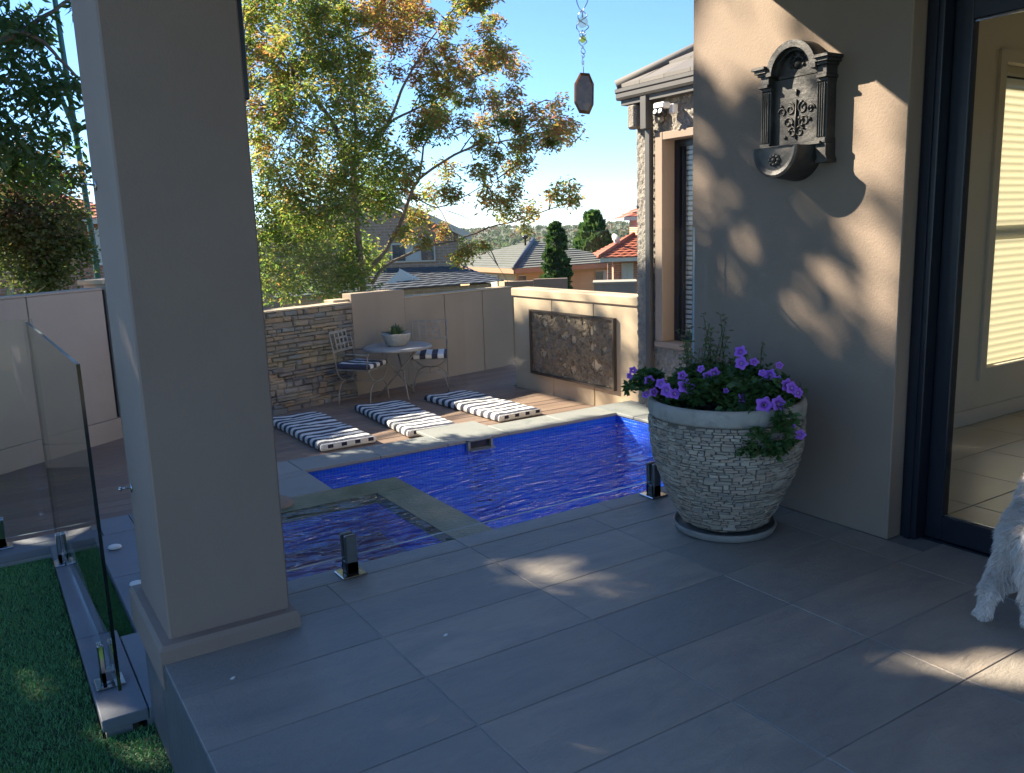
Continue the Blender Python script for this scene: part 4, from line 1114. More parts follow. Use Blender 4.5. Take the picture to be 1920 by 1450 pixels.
# gaps in the crown: (a, b, ra, rb) ellipses in the plane they open on to
gap_wall = [(2.97, 2.16, .10, .16), (2.83, 2.03, .15, .17), (2.72, 2.18, .2, .2), (2.50, 2.16, .16, .14), (2.93, 1.93, .10, .1), (2.35, 2.0, .14, .14), (2.05, 1.60, .17, .27), (2.02, 1.30, .13, .22), (2.10, 1.80, .12, .2), (2.13, 1.42, .08, .18),
            (3.02, 1.52, .05, .10), (2.94, 1.40, .07, .08), (2.72, 1.22, .07, .10), (2.49, 1.21, .045, .05), (2.25, 1.09, .05, .07), (2.36, .93, .05, .05), (2.50, 1.75, .10, .16), (2.40, 1.62, .1, .16), (2.57, 1.15, .03, .05), (2.02, .92, .05, .16), (2.2, 1.22, .05, .06), (2.86, 1.05, .035, .05), (2.60, 1.0, .03, .04)]
gap_floor = [(2.36, 1.20, .14, .10), (2.50, 1.05, .14, .09), (2.22, 1.29, .10, .05), (1.78, 2.58, .20, .045), (1.52, 2.55, .12, .035), (1.75, 2.36, .16, .03), (1.42, 2.72, .10, .025), (1.30, 2.60, .08, .02), (1.70, 2.50, .17, .075), (1.62, 2.68, .13, .05), (1.90, 2.25, .07, .03), (1.99, 2.20, .05, .025), (2.36, 1.10, .12, .07), (2.20, 1.16, .10, .03), (2.55, 1.02, .10, .04), (.66, 1.95, .06, .03), (.83, 1.90, .05, .025), (.68, 2.31, .06, .012), (2.36, 2.28, .06, .012), (2.80, 1.54, .07, .012), (1.2, 1.62, .05, .02), (2.05, 1.05, .06, .02), (2.9, .8, .2, .1)]
gap_low = [(2.85, 6.75, .16, .55), (3.35, 6.5, .5, .55), (3.8, 6.75, .45, .6), (4.35, 6.9, .5, .7), (4.85, 6.95, .35, .5), (2.45, 6.75, .28, .12), (4.9, 7.5, .15, .3), (3.9, 5.85, 1.15, .2), (4.95, 4.9, .3, 1.2), (2.42, 5.80, .22, .07), (1.25, 5.6, .1, .12), (4.4, 4.2, .45, .4)]
def lit(lst, a, b, k=1.32):
    for (x, y, rx, ry) in lst:
        if ((a-x)/(rx*k))**2+((b-y)/(ry*k))**2 < 1: return True
    return False
def blocked(P):
    """True when a leaf at P may stay: its shadow does not fall in a sunlit patch"""
    P = np.asarray(P)
    t = (3.03-P[0])
    q = P-SD*np.array([-1, 1, 1])*0  # keep shape
    y, z = P[1]-KY*t, P[2]-KZ*t
    if 1.93 < y < 3.1 and 0 < z < 2.7:
        if .72 < z < 1.8:
            if mnoise.noise(Vector((y*9+z*4, z*6.5, 4.2))) > .20: return False
            if mnoise.noise(Vector((y*16+z*7, z*11, 2.7))) > .11: return False
        if mnoise.noise(Vector((y*13+z*5, z*9, 9.1))) > .40: return True
        return not lit(gap_wall, y, z)
    t = P[2]/KZ
    x, y = P[0]+t, P[1]-KY*t
    if .30 < x < 3.25 and y < 3.06:
        if mnoise.noise(Vector((x*4.2+y*2.5, y*9, 1.7))) > .50: return False
        if lit(gap_floor, x, y, 1.05): return mnoise.noise(Vector((x*9+y*5, y*17, 5))) > .22
        return True
    t = 5.15-P[0]; y, z = P[1]-KY*t, P[2]-KZ*t
    if 4.6 < y < 5.95 and -.5 < z < 2.5:
        return z < .9 and rng.random() < .55
    if 5.95 < y < 8.2 and -.5 < z < .75:
        u = (8.06-y)/2.1; w_ = (z+.5)/1.1
        if u < .22 and w_ < .75: return rng.random() < .75
        if w_ < .30 and u < .55: return rng.random() < .8
        return rng.random() < (.34 if (.1 < u < .88 and .2 < w_ < .85) else .12)
    t = (P[2]+.42)/KZ; x, y = P[0]+t, P[1]-KY*t
    if y > 3.0 and y < 9.5:
        return not lit(gap_low, x, y)
    t = 3.0; 
    return True
def ray_ok(P, mg=25):
    p = inview(P)
    if p is None: return True
    if p[0] < -mg or p[1] < -mg or p[1] > 1500: return True
    return False
sprays = []
def add_targets(n, fx, tlo, thi):
    k = 0; tries = 0
    while k < n and tries < n*12:
        tries += 1
        T = np.array(fx()); t = rng.uniform(tlo, thi)
        P = T+np.array([-t, KY*t, KZ*t])
        if P[2] < 2.2 or not ray_ok(P) or not blocked(P): continue
        sprays.append((P[0], P[1], P[2], rng.uniform(.10, .2), rng.uniform(.0, .3))); k += 1
U = rng.uniform
add_targets(700, lambda: (3.03, U(1.9, 3.1), U(0, 2.4)), 3.6, 6.4)
add_targets(1500, lambda: (U(.3, 3.2), U(-.3, 3.1), 0), 3.5, 6.8)
add_targets(1100, lambda: (U(.3, 4.7), U(3.1, 5.9), -.4), 3.7, 7.2)
add_targets(900, lambda: (U(1.0, 5.1), U(5.9, 9.0), -.48), 4.2, 8)
add_targets(260, lambda: (5.15, U(6.0, 8.1), U(-.48, .65)), 5.6, 8.5)
add_targets(170, lambda: (5.12, U(5.0, 5.9), U(-.4, .9)), 5.9, 9)
add_targets(420, lambda: (.38, U(-.3, 3.2), U(-.38, 1.9)), 2.6, 6.2)
add_targets(520, lambda: (U(-2.5, .3), U(1, 5.2), -.38), 2.2, 6)
shade = empty('shade_tree', (-3.6, 9.6, -.5), 'dark leafy tree overhanging the left edge above the boundary wall', 'tree')
tk_ = MB()
taper_branch(tk_, [(-3.6, 9.6, -.9), (-3.55, 9.6, .6), (-3.4, 9.7, 2.0)], .2, .15, 10)
tk_.build('trunk', m_bark, shade)
lim = MB()
hub = Vector((-3.4, 9.7, 2.0))
heads = []
for k in range(16):
    s = sprays[rng.randrange(len(sprays))]
    e = Vector(s[:3])
    mid = hub.lerp(e, .5)+Vector((0, 0, .35))
    if not (ray_ok(mid) and ray_ok(hub.lerp(e, .75))): continue
    o = taper_branch(lim, [hub, mid, e], .07, .012, 6, 4)
    heads += o[3:]
for pts in NB:
    o = taper_branch(lim, pts, .04 if len(pts) > 4 else .02, .012)
taper_branch(lim, [hub, (-2.0, 9.0, 2.2), NB[0][0]], .07, .042)
lim.build('limbs', m_bark, shade)
NLs = [(x, y, z, r, h*.6) for x, y, z, r, h in NL]
v1, h1 = leaves(NLs, 240, .115, .15, .7, 1.05)
v2, h2 = leaves(sprays, 190, .12, .20, .5)
keep = np.ones(len(v2), bool)
cen = v2.mean(1)
for i, p in enumerate(cen):
    if not blocked(p): keep[i] = False
tri_mesh('crown', np.concatenate([v1, v2[keep]]), m_leafd, shade, attr=np.concatenate([h1, h2[keep]]), k=4)

# rounded tree by the lamp post
bt = empty('garden_tree', (1.0, 13.4, -1), 'rounded reddish green garden tree behind the left boundary wall beside the lamp post', 'tree')
tk_ = MB(); o = taper_branch(tk_, [(.95, 13.4, -1.2), (.93, 13.4, .3), (.95, 13.4, 1.2)], .07, .04)
for (x, y, z, r, h) in BL:
    taper_branch(tk_, [(.94, 13.4, .3+rng.random()*.8), ((x+.94)/2, (y+13.4)/2, (z+.8)/2+.2), (x, y, z)], .025, .006, 5, 3)
tk_.build('trunk', m_bark, bt)
v, h = leaves([(x, y, z, r*1.1, q*.8) for x, y, z, r, q in BL], 520, .07, .30, .2)
m_leaf2 = leafmat('plum_leaf', [(0, (.04, .07, .02)), (.3, (.075, .10, .03)), (.5, (.10, .085, .035)), (.75, (.12, .06, .04)), (1, (.13, .05, .04))], .35)
tri_mesh('crown', v, m_leaf2, bt, attr=h, k=4)

# cypresses
m_cyp = leafmat('cypress_leaf', [(0, (.03, .065, .022)), (.5, (.055, .105, .032)), (1, (.10, .155, .045))], .2)
def cypress(x, y, z0, z1, rad_, label, n, pw):
    e = empty('cypress_tree', (x, y, z0), label, 'tree')
    cs = []
    H = z1-z0
    for i in range(n):
        f = rng.random()**.85
        rr = rad_*min(1.0, (f+.30)*1.9)*(1-f)**pw*1.2
        a = U(0, 6.283); q = rr*math.sqrt(U(.25, 1))
        cs.append((x+q*math.cos(a), y+q*math.sin(a), z0+f*H, rad_*U(.13, .24)*(1.2-f*.6), U(.1, .8)))
    v, h = leaves(cs, 60/((rad_*.18/.3)**2), .12*rad_/.45, .3, -.9, 1.0, .15)
    tri_mesh('crown', v, m_cyp, e, attr=h, k=4)
    MB().tube([(x, y, z0-.5), (x, y, z0+H*.8)], [.09, .02], 6).build('trunk', m_bark, e)
cypress(17.48, 24.38, -1.1, 1.43, .50, 'columnar dark green cypress standing before the yellow brick house', 320, .42)
cypress(37.1, 47.15, -3.0, 2.05, 1.9, 'broad conical cypress beyond the roof of the yellow house', 260, .8)

# agave behind the left wall
ag = empty('agave_plant', (.27, 8.95, .5), 'pointed pale green agave leaves rising behind the left boundary wall', 'plant')
m_ag = mat('agave_leaf', (.16, .23, .12), (.22, .27, .13), 6, .5)
for k in range(9):
    a = k*.72; t = U(.25, .9)
    d = Vector((math.cos(a), math.sin(a)*.5, 0)); w = Vector((-d.y, d.x, 0)).normalized()
    L_ = U(.28, .4); b0 = Vector((.27, 9.05, .62))
    vs = []
    for i in range(5):
        f = i/4; p = b0+d*L_*f*t+Vector((0, 0, L_*(f*1.0-.25*t*f*f)))
        ww = .04*(1-f)**.7+.002
        vs += [p+w*ww+Vector((0, 0, .012)), p-Vector((0, 0, .004)), p-w*ww+Vector((0, 0, .012))]
    MB().add(vs, [(i*3+j, i*3+j+1, i*3+j+4, i*3+j+3) for i in range(4) for j in range(2)], 0, True).build('leaf', m_ag, ag)

# far woods on the valley floor and hills
n = 9000
a = npr.uniform(R(10), R(72), n); d = 90*np.exp(npr.uniform(0, 1, n)**.72*np.log(4200/90))
W_ = []; HH = []
for ai, di in zip(a, d):
    x, y = di*math.sin(ai), di*math.cos(ai); z = tz(x, y)
    r_ = U(2.2, 4.6)*(1 if di < 700 else 2.6); hb = U(.0, .75)**1.0
    nn = 34 if di < 500 else 16
    c = np.array([x, y, z+r_*.75])
    dd = npr.normal(size=(nn, 3)); dd /= np.linalg.norm(dd, axis=1)[:, None]; dd[:, 2] *= .8
    p = c+dd*r_*npr.uniform(.6, 1.05, nn)[:, None]
    s1 = npr.normal(size=(nn, 3)); s1 -= dd*(s1*dd).sum(1)[:, None]; s1 /= np.linalg.norm(s1, axis=1)[:, None]
    s2 = np.cross(dd, s1); q = r_*.42
    W_.append(np.stack([p+s1*q, p+s2*q*.8, p-s1*q, p-s2*q*.8], 1)); HH.append(np.clip(hb+npr.normal(0, .08, nn), 0, 1))
m_wood_leaf = leafmat('far_foliage', [(0, (.05, .07, .035)), (.4, (.07, .095, .045)), (.6, (.09, .10, .05)), (.75, (.14, .09, .05)), (1, (.17, .085, .055))], .35, 0.0)
tri_mesh('far_woods', np.concatenate(W_), m_wood_leaf, kind='stuff', attr=np.concatenate(HH), k=4)
# scattered far roofs
fr1 = MB()
for k in range(170):
    ai, di = U(R(20), R(62)), U(200, 1700)
    x, y = di*math.sin(ai), di*math.cos(ai); z = tz(x, y)+1.5; s = U(4, 8); an = U(0, 3)
    mt = Matrix.Translation((x, y, z)) @ Matrix.Rotation(an, 4, 'Z')
    q = [mt @ Vector(p) for p in ((-s, -s*.6, 2.5), (s, -s*.6, 2.5), (s, s*.6, 2.5), (-s, s*.6, 2.5), (-s*.5, 0, 5), (s*.5, 0, 5), (-s, -s*.6, -2), (s, -s*.6, -2), (s, s*.6, -2), (-s, s*.6, -2))]
    mi = k % 3
    fr1.add(q, [(0, 1, 5, 4), (1, 2, 5), (2, 3, 4, 5), (3, 0, 4)], mi)
    fr1.add(q, [(6, 7, 1, 0), (7, 8, 2, 1), (8, 9, 3, 2), (9, 6, 0, 3)], 3)
fr1.build('far_houses', [m_rtR, m_rtB, m_rtA, m_trim], kind='stuff')

# lamp post and overhead wires
lpst = empty('lamp_post', (1.87, 15.9, -1.2), 'tall slim green lamp post with a curved arm behind the left boundary wall', 'lamp post')
m_green = mat('green_post', (.015, .085, .07), (.02, .10, .08), 5, .35)
MB().tube([(1.87, 15.9, -1.4), (1.87, 15.9, 1.0), (1.80, 15.9, 3.2), (1.73, 15.9, 5.4), (1.70, 15.9, 6.6)], [.055, .05, .046, .042, .04], 10).build('pole', m_green, lpst)
MB().tube([(1.82, 15.9, 2.95), (1.76, 15.9, 3.25), (1.64, 15.9, 3.7), (1.52, 15.92, 4.15), (1.36, 15.94, 4.55)], [.03, .04, .04, .035, .03], 8).build('arm', m_green, lpst)
MB().box((1.12, 15.86, 4.52), (1.42, 16.0, 4.66), .03).build('lamp_head', m_green, lpst)
m_wire = mat('wire', (.03, .03, .035), (.03, .03, .035), 3, .6)
wr = MB().tube([(2.19, 17.0, 6.2), (2.3, 17.3, 4.0), (2.48, 17.9, 1.7), (2.55, 18.2, .4)], .008, 5).build('stay_wire', m_wire, None, 'thin stay wire dropping beside the lamp post', 'wire')

# ---------------------------------------------------------------- glass balustrades
def spigot(name, x, y, z, ang, par, m, h=.165):
    mt = Matrix.Translation((x, y, z)) @ Matrix.Rotation(ang, 4, 'Z')
    s = MB().box((-.024, -.029, .008), (.024, -.008, h), .004, 0, mt).box((-.024, .008, .008), (.024, .029, h), .004, 0, mt).box((-.024, -.029, .008), (.024, .029, .06), .004, 0, mt)
    o = s.build(name, m, par)
    b = MB().box((-.05, -.05, .0), (.05, .05, .009), .003, 0, mt)
    b.build('base_plate', m_steel, o)
    return o
def panel(x0, y0, x1, y1, z0, z1, par, m, pale=False):
    d = Vector((x1-x0, y1-y0, 0)).normalized(); n = Vector((-d.y, d.x, 0))*.006
    a, b = Vector((x0, y0, 0)), Vector((x1, y1, 0))
    q = [(a-n, z0), (b-n, z0), (b+n, z0), (a+n, z0), (a-n, z1), (b-n, z1), (b+n, z1), (a+n, z1)]
    vs = [(p.x, p.y, z) for p, z in q]
    mb = MB().add(vs, [(0, 1, 5, 4), (2, 3, 7, 6)], 0).add(vs, [(1, 2, 6, 5), (3, 0, 4, 7)], 1).add(vs, [(4, 5, 6, 7), (0, 3, 2, 1)], 2)
    return mb.build('pane', [m, m_glasstop if pale else m_glassedge, m_glasstop], par)
m_greysteel = mat('grey_steel', (.17, .175, .18), (.21, .215, .22), 15, .33, metal=.7)
gp1 = empty('glass_balustrade', (1.9, 2.975, 0), 'frameless clear glass balustrade between the patio and the pool, held by short black spigots', 'glass fence')
panel(.845, 2.975, 2.945, 2.975, .075, 1.28, gp1, m_glass, True)
spigot('spigot', 1.115, 2.975, 0, 0, gp1, m_greysteel)
spigot('spigot', 2.685, 2.975, 0, 0, gp1, m_greysteel)
gp2 = empty('glass_balustrade', (.27, 4.1, -.33), 'frameless tinted glass panel standing on the stone kerb between the lawn and the pillar', 'glass fence')
panel(.277, 3.135, .238, 5.12, -.285, .905, gp2, m_glassL)
spigot('spigot', .262, 3.31, -.33, R(90), gp2, m_steel)
spigot('spigot', .245, 4.78, -.33, R(90), gp2, m_steel)
gp3 = empty('glass_balustrade', (-.6, 5.25, -.33), 'frameless tinted glass panel along the lawn edge, running off the left side of the photo', 'glass fence')
panel(-1.9, 5.27, .27, 5.27, -.285, .905, gp3, m_glassL)
for x in (-1.4, -.02):
    spigot('spigot', x, 5.26, -.33, 0, gp3, m_steel)

# ---------------------------------------------------------------- stone planter with petunias
PC = (2.628, 2.462)
pot = empty('stone_planter', (PC[0], PC[1], .035), 'large round planter clad in stacked pale stone chips beside the patio wall', 'planter')
prof = [(.0, .03), (.155, .03), (.178, .05), (.207, .10), (.241, .17), (.274, .25), (.296, .32), (.309, .38), (.314, .44), (.314, .52)]
m_potcore = mat('pot_mortar', (.10, .085, .065), (.16, .14, .11), 14, .95, .5, 80, .006)
MB().lathe(prof, (PC[0], PC[1], 0), 48).build('core', m_potcore, pot)
m_potrim = mat('pot_rim', (.43, .395, .34), (.36, .325, .275), 9, .85, .5, 90, .008, stain=((.22, .20, .17), 7, .5, .72))
rp = [(.306, .512), (.318, .513), (.321, .522), (.324, .555), (.322, .572), (.313, .580), (.301, .578), (.294, .560), (.289, .50)]
rmb = MB()
nn = 160
vs = []
for r_, z in rp:
    for k in range(nn):
        an = 2*math.pi*k/nn
        rr = r_+(.0022*math.sin(k*3.1)+.0018*math.sin(k*7.7) if .317 < r_ < .325 and z < .56 else 0)
        vs.append((PC[0]+rr*math.cos(an), PC[1]+rr*math.sin(an), z))
rmb.add(vs, [(i*nn+k, i*nn+(k+1) % nn, (i+1)*nn+(k+1) % nn, (i+1)*nn+k) for i in range(len(rp)-1) for k in range(nn)], 0, True)
rmb.build('rim', m_potrim, pot)
MB().lathe([(0, .515), (.295, .51)], (PC[0], PC[1], 0), 32).build('soil', m_soil, pot)
chips = [(.47, .395, .30), (.35, .30, .23), (.57, .49, .385), (.41, .33, .24), (.50, .365, .27), (.30, .265, .225), (.45, .375, .285), (.55, .455, .35)]
m_chip = mat('stone_chip', (.24, .215, .18), (.26, .23, .19), 40, .85, .4, 160, .004, rnd=chips, detail=4)
mcs, t_, p_, o_ = nt('stone_chip_mass')
gi = N(t_, 'ShaderNodeNewGeometry').outputs['Random Per Island']
t_.links.new(mixc(t_, math_(t_, 'MULTIPLY', noise(t_, 40, 4, .6, pos(t_)), .8), ramp(t_, [(i/8, c) for i, c in enumerate(chips)], gi, 'CONSTANT'), (.26, .23, .19)), p_.inputs['Base Color'])
p_.inputs['Roughness'].default_value = .85
def prad(z):
    for (r0, z0), (r1, z1) in zip(prof[1:-1], prof[2:]):
        if z0 <= z <= z1: return r0+(r1-r0)*(z-z0)/(z1-z0) if z1 > z0 else r0
    return prof[-1][0]
def chip(a0, a1, z0, z1, d):
    r0, r1 = prad(z0), prad(z1)
    j = lambda s: rng.uniform(-s, s)
    q = [(a0, z0, r0), (a1, z0, r0), (a1, z1, r1), (a0, z1, r1)]
    tl = j(.0016)
    vs = []
    for i, (a, z, r_) in enumerate(q):
        z += tl*(1 if i in (1, 2) else -1)+j(.0012)
        vs.append((PC[0]+(r_-.004)*math.cos(a), PC[1]+(r_-.004)*math.sin(a), z))
    for i, (a, z, r_) in enumerate(q):
        z += tl*(1 if i in (1, 2) else -1)+j(.0012)
        am = (a0+a1)/2; a = am+(a-am)*rng.uniform(.82, .97)
        rr = r_+d+j(.002)
        vs.append((PC[0]+rr*math.cos(a), PC[1]+rr*math.sin(a), z+(.0008 if i < 2 else -.0008)))
    fs = [(4, 5, 6, 7), (0, 1, 5, 4), (1, 2, 6, 5), (2, 3, 7, 6), (3, 0, 4, 7)]
    return vs, fs
allc = []
z = .038
front = math.atan2(-PC[1], -PC[0])
while z < .513:
    h = rng.uniform(.0085, .0155)
    a = rng.random(); end = a+2*math.pi
    while a < end-.01:
        w = rng.uniform(.020, .060)/max(prad(min(z, .51)), .1)
        if a+w > end-.03: w = end-a
        hh = h if rng.random() > .15 else h*1.7
        if z+hh < .517:
            allc.append((a+.005, a+w-.005, z+.0008, z+hh-.0006, rng.uniform(.002, .0105)))
        a += w
    z += h
def facing(c):
    am = (c[0]+c[1])/2
    return math.cos(am-front)*(c[1]-c[0])*(c[3]-c[2])
allc.sort(key=facing, reverse=True)
vis = [c for c in allc]
mass = MB()
for i, c in enumerate(vis):
    vs, fs = chip(*c)
    if i < 300: MB().add(vs, fs).build('stone_chip', m_chip, pot)
    else: mass.add(vs, fs)
mass.build('stone_cladding', mcs, pot, kind='stuff')
sau = empty('saucer', (PC[0], PC[1], 0), 'round grey saucer under the stone planter', 'saucer')
MB().lathe([(0, .003), (.200, .003), (.211, .008), (.219, .032), (.215, .037), (.208, .037), (.203, .022), (.19, .018), (0, .018)], (PC[0], PC[1], 0), 56).build('dish', mat('saucer_clay', (.20, .185, .165), (.27, .25, .22), 9, .85, .3, 60, .004), sau)

pet = empty('petunia_plant', (PC[0], PC[1], .52), 'leafy petunias with purple flowers spilling over the stone planter', 'flowering plant')
m_pleaf = leafmat('petunia_leaf', [(0, (.03, .075, .02)), (.5, (.055, .12, .03)), (.75, (.10, .14, .05)), (1, (.16, .125, .08))], .3)
cs = []
for k in range(120):
    a = U(0, 6.283); r_ = .27*math.sqrt(rng.random())
    cs.append((PC[0]+r_*math.cos(a), PC[1]+r_*math.sin(a), .55+U(0, .10)+.05*(1-r_/.27), U(.035, .06), U(.1, .6)))
cam_side = Vector((-PC[0], -PC[1], 0)).normalized()
rgt = Vector((-cam_side.y, cam_side.x, 0))      # to the right as seen from the patio
for k in range(15):                              # trailing over the rim, front right
    t = rng.random()
    s = U(.08, .24); b = Vector((PC[0], PC[1], 0))+rgt*(.165+U(-.075, .075))+cam_side*(.31+.02*t)
    cs.append((b.x, b.y, .60-.20*t, U(.03, .05), U(.15, .6)))
for k in range(26):                              # trailing at the left edge
    t = rng.random(); b = Vector((PC[0], PC[1], 0))-rgt*(.27+.13*t)+cam_side*U(-.02, .1)
    cs.append((b.x, b.y, .60+.05*math.sin(t*3)+U(-.02, .03), U(.02, .04), U(.1, .6)))
v, h = leaves(cs, 2300, .034, .26, .0)
tall = []
stm = MB()
for k in range(30):                              # tall seedy stems at the back
    q = U(-.2, .13); b = Vector((PC[0], PC[1], .56))+rgt*q-cam_side*U(.0, .16)
    H_ = U(.16, .36)*(1-abs(q+.05)*1.2); tip = b+Vector((U(-.06, .06), U(-.06, .06), H_))
    mid = b.lerp(tip, .5)+Vector((U(-.02, .02), U(-.02, .02), .01))
    stm.tube([b, mid, tip], [.0022, .0018, .001], 5)
    for i in range(5):
        p = mid.lerp(tip, i/4)
        tall.append((p.x, p.y, p.z, .020, U(.7, 1)))
v2, h2 = leaves(tall, 1100, .022, .26, -.1)
tri_mesh('foliage', np.concatenate([v, v2]), m_pleaf, pet, attr=np.concatenate([h, h2]), k=4)
for (x, y, z, r_, hh) in cs[::4]:
    stm.tube([(PC[0]+(x-PC[0])*.6, PC[1]+(y-PC[1])*.6, .53), ((x+PC[0])/2+(x-PC[0])*.3, (y+PC[1])/2+(y-PC[1])*.3, z), (x, y, z)], .002, 5)
stm.build('stems', m_pleaf, pet)
mfl, t_, p_, o_ = nt('petunia_petal')
at = N(t_, 'ShaderNodeAttribute', attribute_name='hue')
p_.inputs['Roughness'].default_value = .7
t_.links.new(ramp(t_, [(0, (.70, .60, .75)), (.12, (.22, .05, .42)), (.35, (.33, .10, .60)), (1, (.42, .17, .72))], at.outputs['Fac']), p_.inputs['Base Color'])
p_.inputs['Subsurface Weight'].default_value = 0
fl_me = []
def flower_mesh():
    vs = []; fs = []; hu = []
    n = 30
    rings = [(.004, -.022), (.006, -.010), (.012, -.002), (.022, .003), (.030, .002), (.0335, -.001)]
    for j, (r_, z) in enumerate(rings):
        for k in range(n):
            a = 2*math.pi*k/n
            lobe = 1+.16*math.cos(5*a)*(j/5)**1.4
            ruf = .0022*math.sin(10*a+1)*(j/5)**2
            vs.append((r_*lobe*math.cos(a), r_*lobe*math.sin(a), z+ruf)); hu.append([0, .05, .15, .5, .8, 1][j])
    for j in range(5):
        for k in range(n):
            fs.append((j*n+k, j*n+(k+1) % n, (j+1)*n+(k+1) % n, (j+1)*n+k))
    me = bpy.data.meshes.new('flower')
    me.from_pydata(vs, [], fs)
    at = me.attributes.new('hue', 'FLOAT', 'POINT'); at.data.foreach_set('value', hu)
    me.polygons.foreach_set('use_smooth', [True]*len(fs)); me.update()
    return me
fme = flower_mesh()
def flower(p, face, s):
    o = link('flower', fme, mfl, pet)
    o.location = Vector(p)-org(pet)
    o.rotation_euler = Vector(face).to_track_quat('Z', 'Y').to_euler()
    s *= U(.68, .92); o.scale = (s, s*U(.88, 1), s*U(.6, 1.5))
Pb = Vector((PC[0], PC[1], 0))
# (right, toward the viewer, height, size)
for a, b, z, s in ((-.26, .16, .66, .95), (-.235, .18, .635, 1.0), (-.20, .2, .625, .95), (-.155, .22, .66, 1.15), (-.17, .2, .70, .8), (-.29, .12, .615, .85), (-.325, .1, .60, .7), (-.31, .1, .66, .7),
                   (-.07, .16, .69, .9), (-.045, .14, .70, .8), (-.10, .15, .72, .7), (.055, .05, .775, .95), (.06, .07, .73, .85), (.11, .06, .735, .6), (.14, .12, .70, .6), (.07, .2, .615, .8), (.145, .27, .60, 1.1), (.20, .27, .605, 1.15), (.235, .17, .66, .9), (.25, .2, .655, .95), (.20, .14, .675, .7), (.17, .1, .69, .8),
                   (.275, .2, .635, .7), (.245, .29, .525, .85), (.28, .27, .485, .75), (.21, .05, .72, .6), (.0, .2, .64, .5), (.155, .1, .66, .6), (-.38, .08, .70, .6), (-.395, .08, .675, .55)):
    f = cam_side*U(.6, 1)+rgt*U(-.6, .6)+Vector((0, 0, U(.0, .6)))
    flower(Pb+rgt*a+cam_side*b+Vector((0, 0, z)), f, s)

# ---------------------------------------------------------------- wall fountain
wfn = empty('wall_fountain', (3.03, 2.43, 1.53), 'dark pewter wall fountain with an arched top and half round bowl', 'wall fountain')
m_pew = mat('pewter', (.035, .035, .036), (.075, .072, .068), 11, .45, .35, 60, .006, metal=.35, stain=((.15, .14, .125), 6, .5, .75))
c_y = 2.435
def fbox(mb, y0, y1, z0, z1, d, bev=.004, dback=0.0):
    return mb.box((3.03-d, y0, z0), (3.03-dback-.0005, y1, z1), bev)
bp = MB(); fbox(bp, c_y-.155, c_y+.155, 1.60, 1.88, .035, .002)
bp.build('back_panel', m_pew, wfn)
# arched head
ar = MB()
na = 20
for (ro, ri, d0, d1) in ((.125, .098, 0.0, .085), (.098, .086, 0.0, .06)):
    vs = []; fs = []
    for i in range(na+1):
        a = math.pi*i/na
        for r_ in (ri, ro):
            for d in (d0, d1):
                vs.append((3.0295-d, c_y+r_*math.cos(a), 1.895+r_*math.sin(a)*1.0))
    for i in range(na):
        b, c = i*4, i*4+4
        fs += [(b+1, b+3, c+3, c+1), (b+3, b+2, c+2, c+3), (b, b+1, c+1, c), (b+2, b, c, c+2)]
    fs += [(0, 1, 3, 2), (na*4, na*4+2, na*4+3, na*4+1)]
    ar.add(vs, fs)
ar.build('arch', m_pew, wfn)
tp = MB()
poly = [(c_y+.098*math.cos(math.pi*i/16), 1.882+.111*math.sin(math.pi*i/16)) for i in range(17)]
tp.prism(poly, 'x', 2.994, 3.029)
tp.build('tympanum', m_pew, wfn)
for s in (-1, 1):
    co = MB()
    for (z0, z1, d, o) in ((1.925, 1.938, .10, .028), (1.911, 1.925, .09, .02), (1.90, 1.911, .08, .01), (1.865, 1.90, .068, .002), (1.852, 1.865, .076, .008)):
        ya, yb = sorted((c_y+s*.122, c_y+s*(.165+o)))
        fbox(co, ya, yb, z0, z1, d, .002)
    co.build('cornice', m_pew, wfn)
for s in (-1, 1):
    ps = MB()
    ya, yb = sorted((c_y+s*.118, c_y+s*.165))
    fbox(ps, ya, yb, 1.60, 1.852, .058, .003)
    for k in range(4):
        yy = ya+.0075+k*.0105
        ps.box((3.03-.064, yy, 1.625), (3.03-.0575, yy+.006, 1.835), .002)
    fbox(ps, ya-.004, yb+.004, 1.60, 1.622, .066, .003); fbox(ps, ya-.003, yb+.003, 1.838, 1.853, .064, .003)
    ps.build('pilaster', m_pew, wfn)
    ft = MB()
    q = [(c_y+s*.118, 1.60), (c_y+s*.168, 1.60), (c_y+s*.168, 1.555), (c_y+s*.176, 1.535), (c_y+s*.176, 1.525), (c_y+s*.118, 1.525), (c_y+s*.128, 1.545)]
    ft.prism(q, 'x', 2.968, 3.0295)
    ft.build('foot', m_pew, wfn)
ba = MB()
# half-round bowl: axis runs out from the wall
nb_ = 24
vs = []; fs = []
prf = [(.0, .128), (.13, .114), (.138, .117), (.149, .115), (.153, .105), (.146, .088)]
for d, r_ in prf:
    for i in range(nb_+1):
        a = math.pi+math.pi*i/nb_
        vs.append((3.0295-d, c_y+.015+r_*math.cos(a), 1.598+r_*math.sin(a)*1.08))
m1 = nb_+1
for j in range(len(prf)-1):
    for i in range(nb_):
        fs.append((j*m1+i, j*m1+i+1, (j+1)*m1+i+1, (j+1)*m1+i))
fs.append(tuple((len(prf)-1)*m1+i for i in range(m1)))
fs.append(tuple(i for i in range(m1)))
for j in range(len(prf)-1):
    fs.append((j*m1, (j+1)*m1, (j+1)*m1+nb_, j*m1+nb_))
ba.add(vs, fs, 0, False)
bowl = ba.build('bowl', m_pew, wfn)
ro = MB()
cx_ = Vector((2.881, c_y+.015, 1.545))
for k in range(8):
    a = k*math.pi/4
    p = cx_+Vector((0, .022*math.cos(a), .018*math.sin(a)))
    ro.lathe([(0, .008), (.006, .006), (.010, 0)], tuple(p), 8, axis=Matrix.Rotation(R(-90), 3, 'Y'))
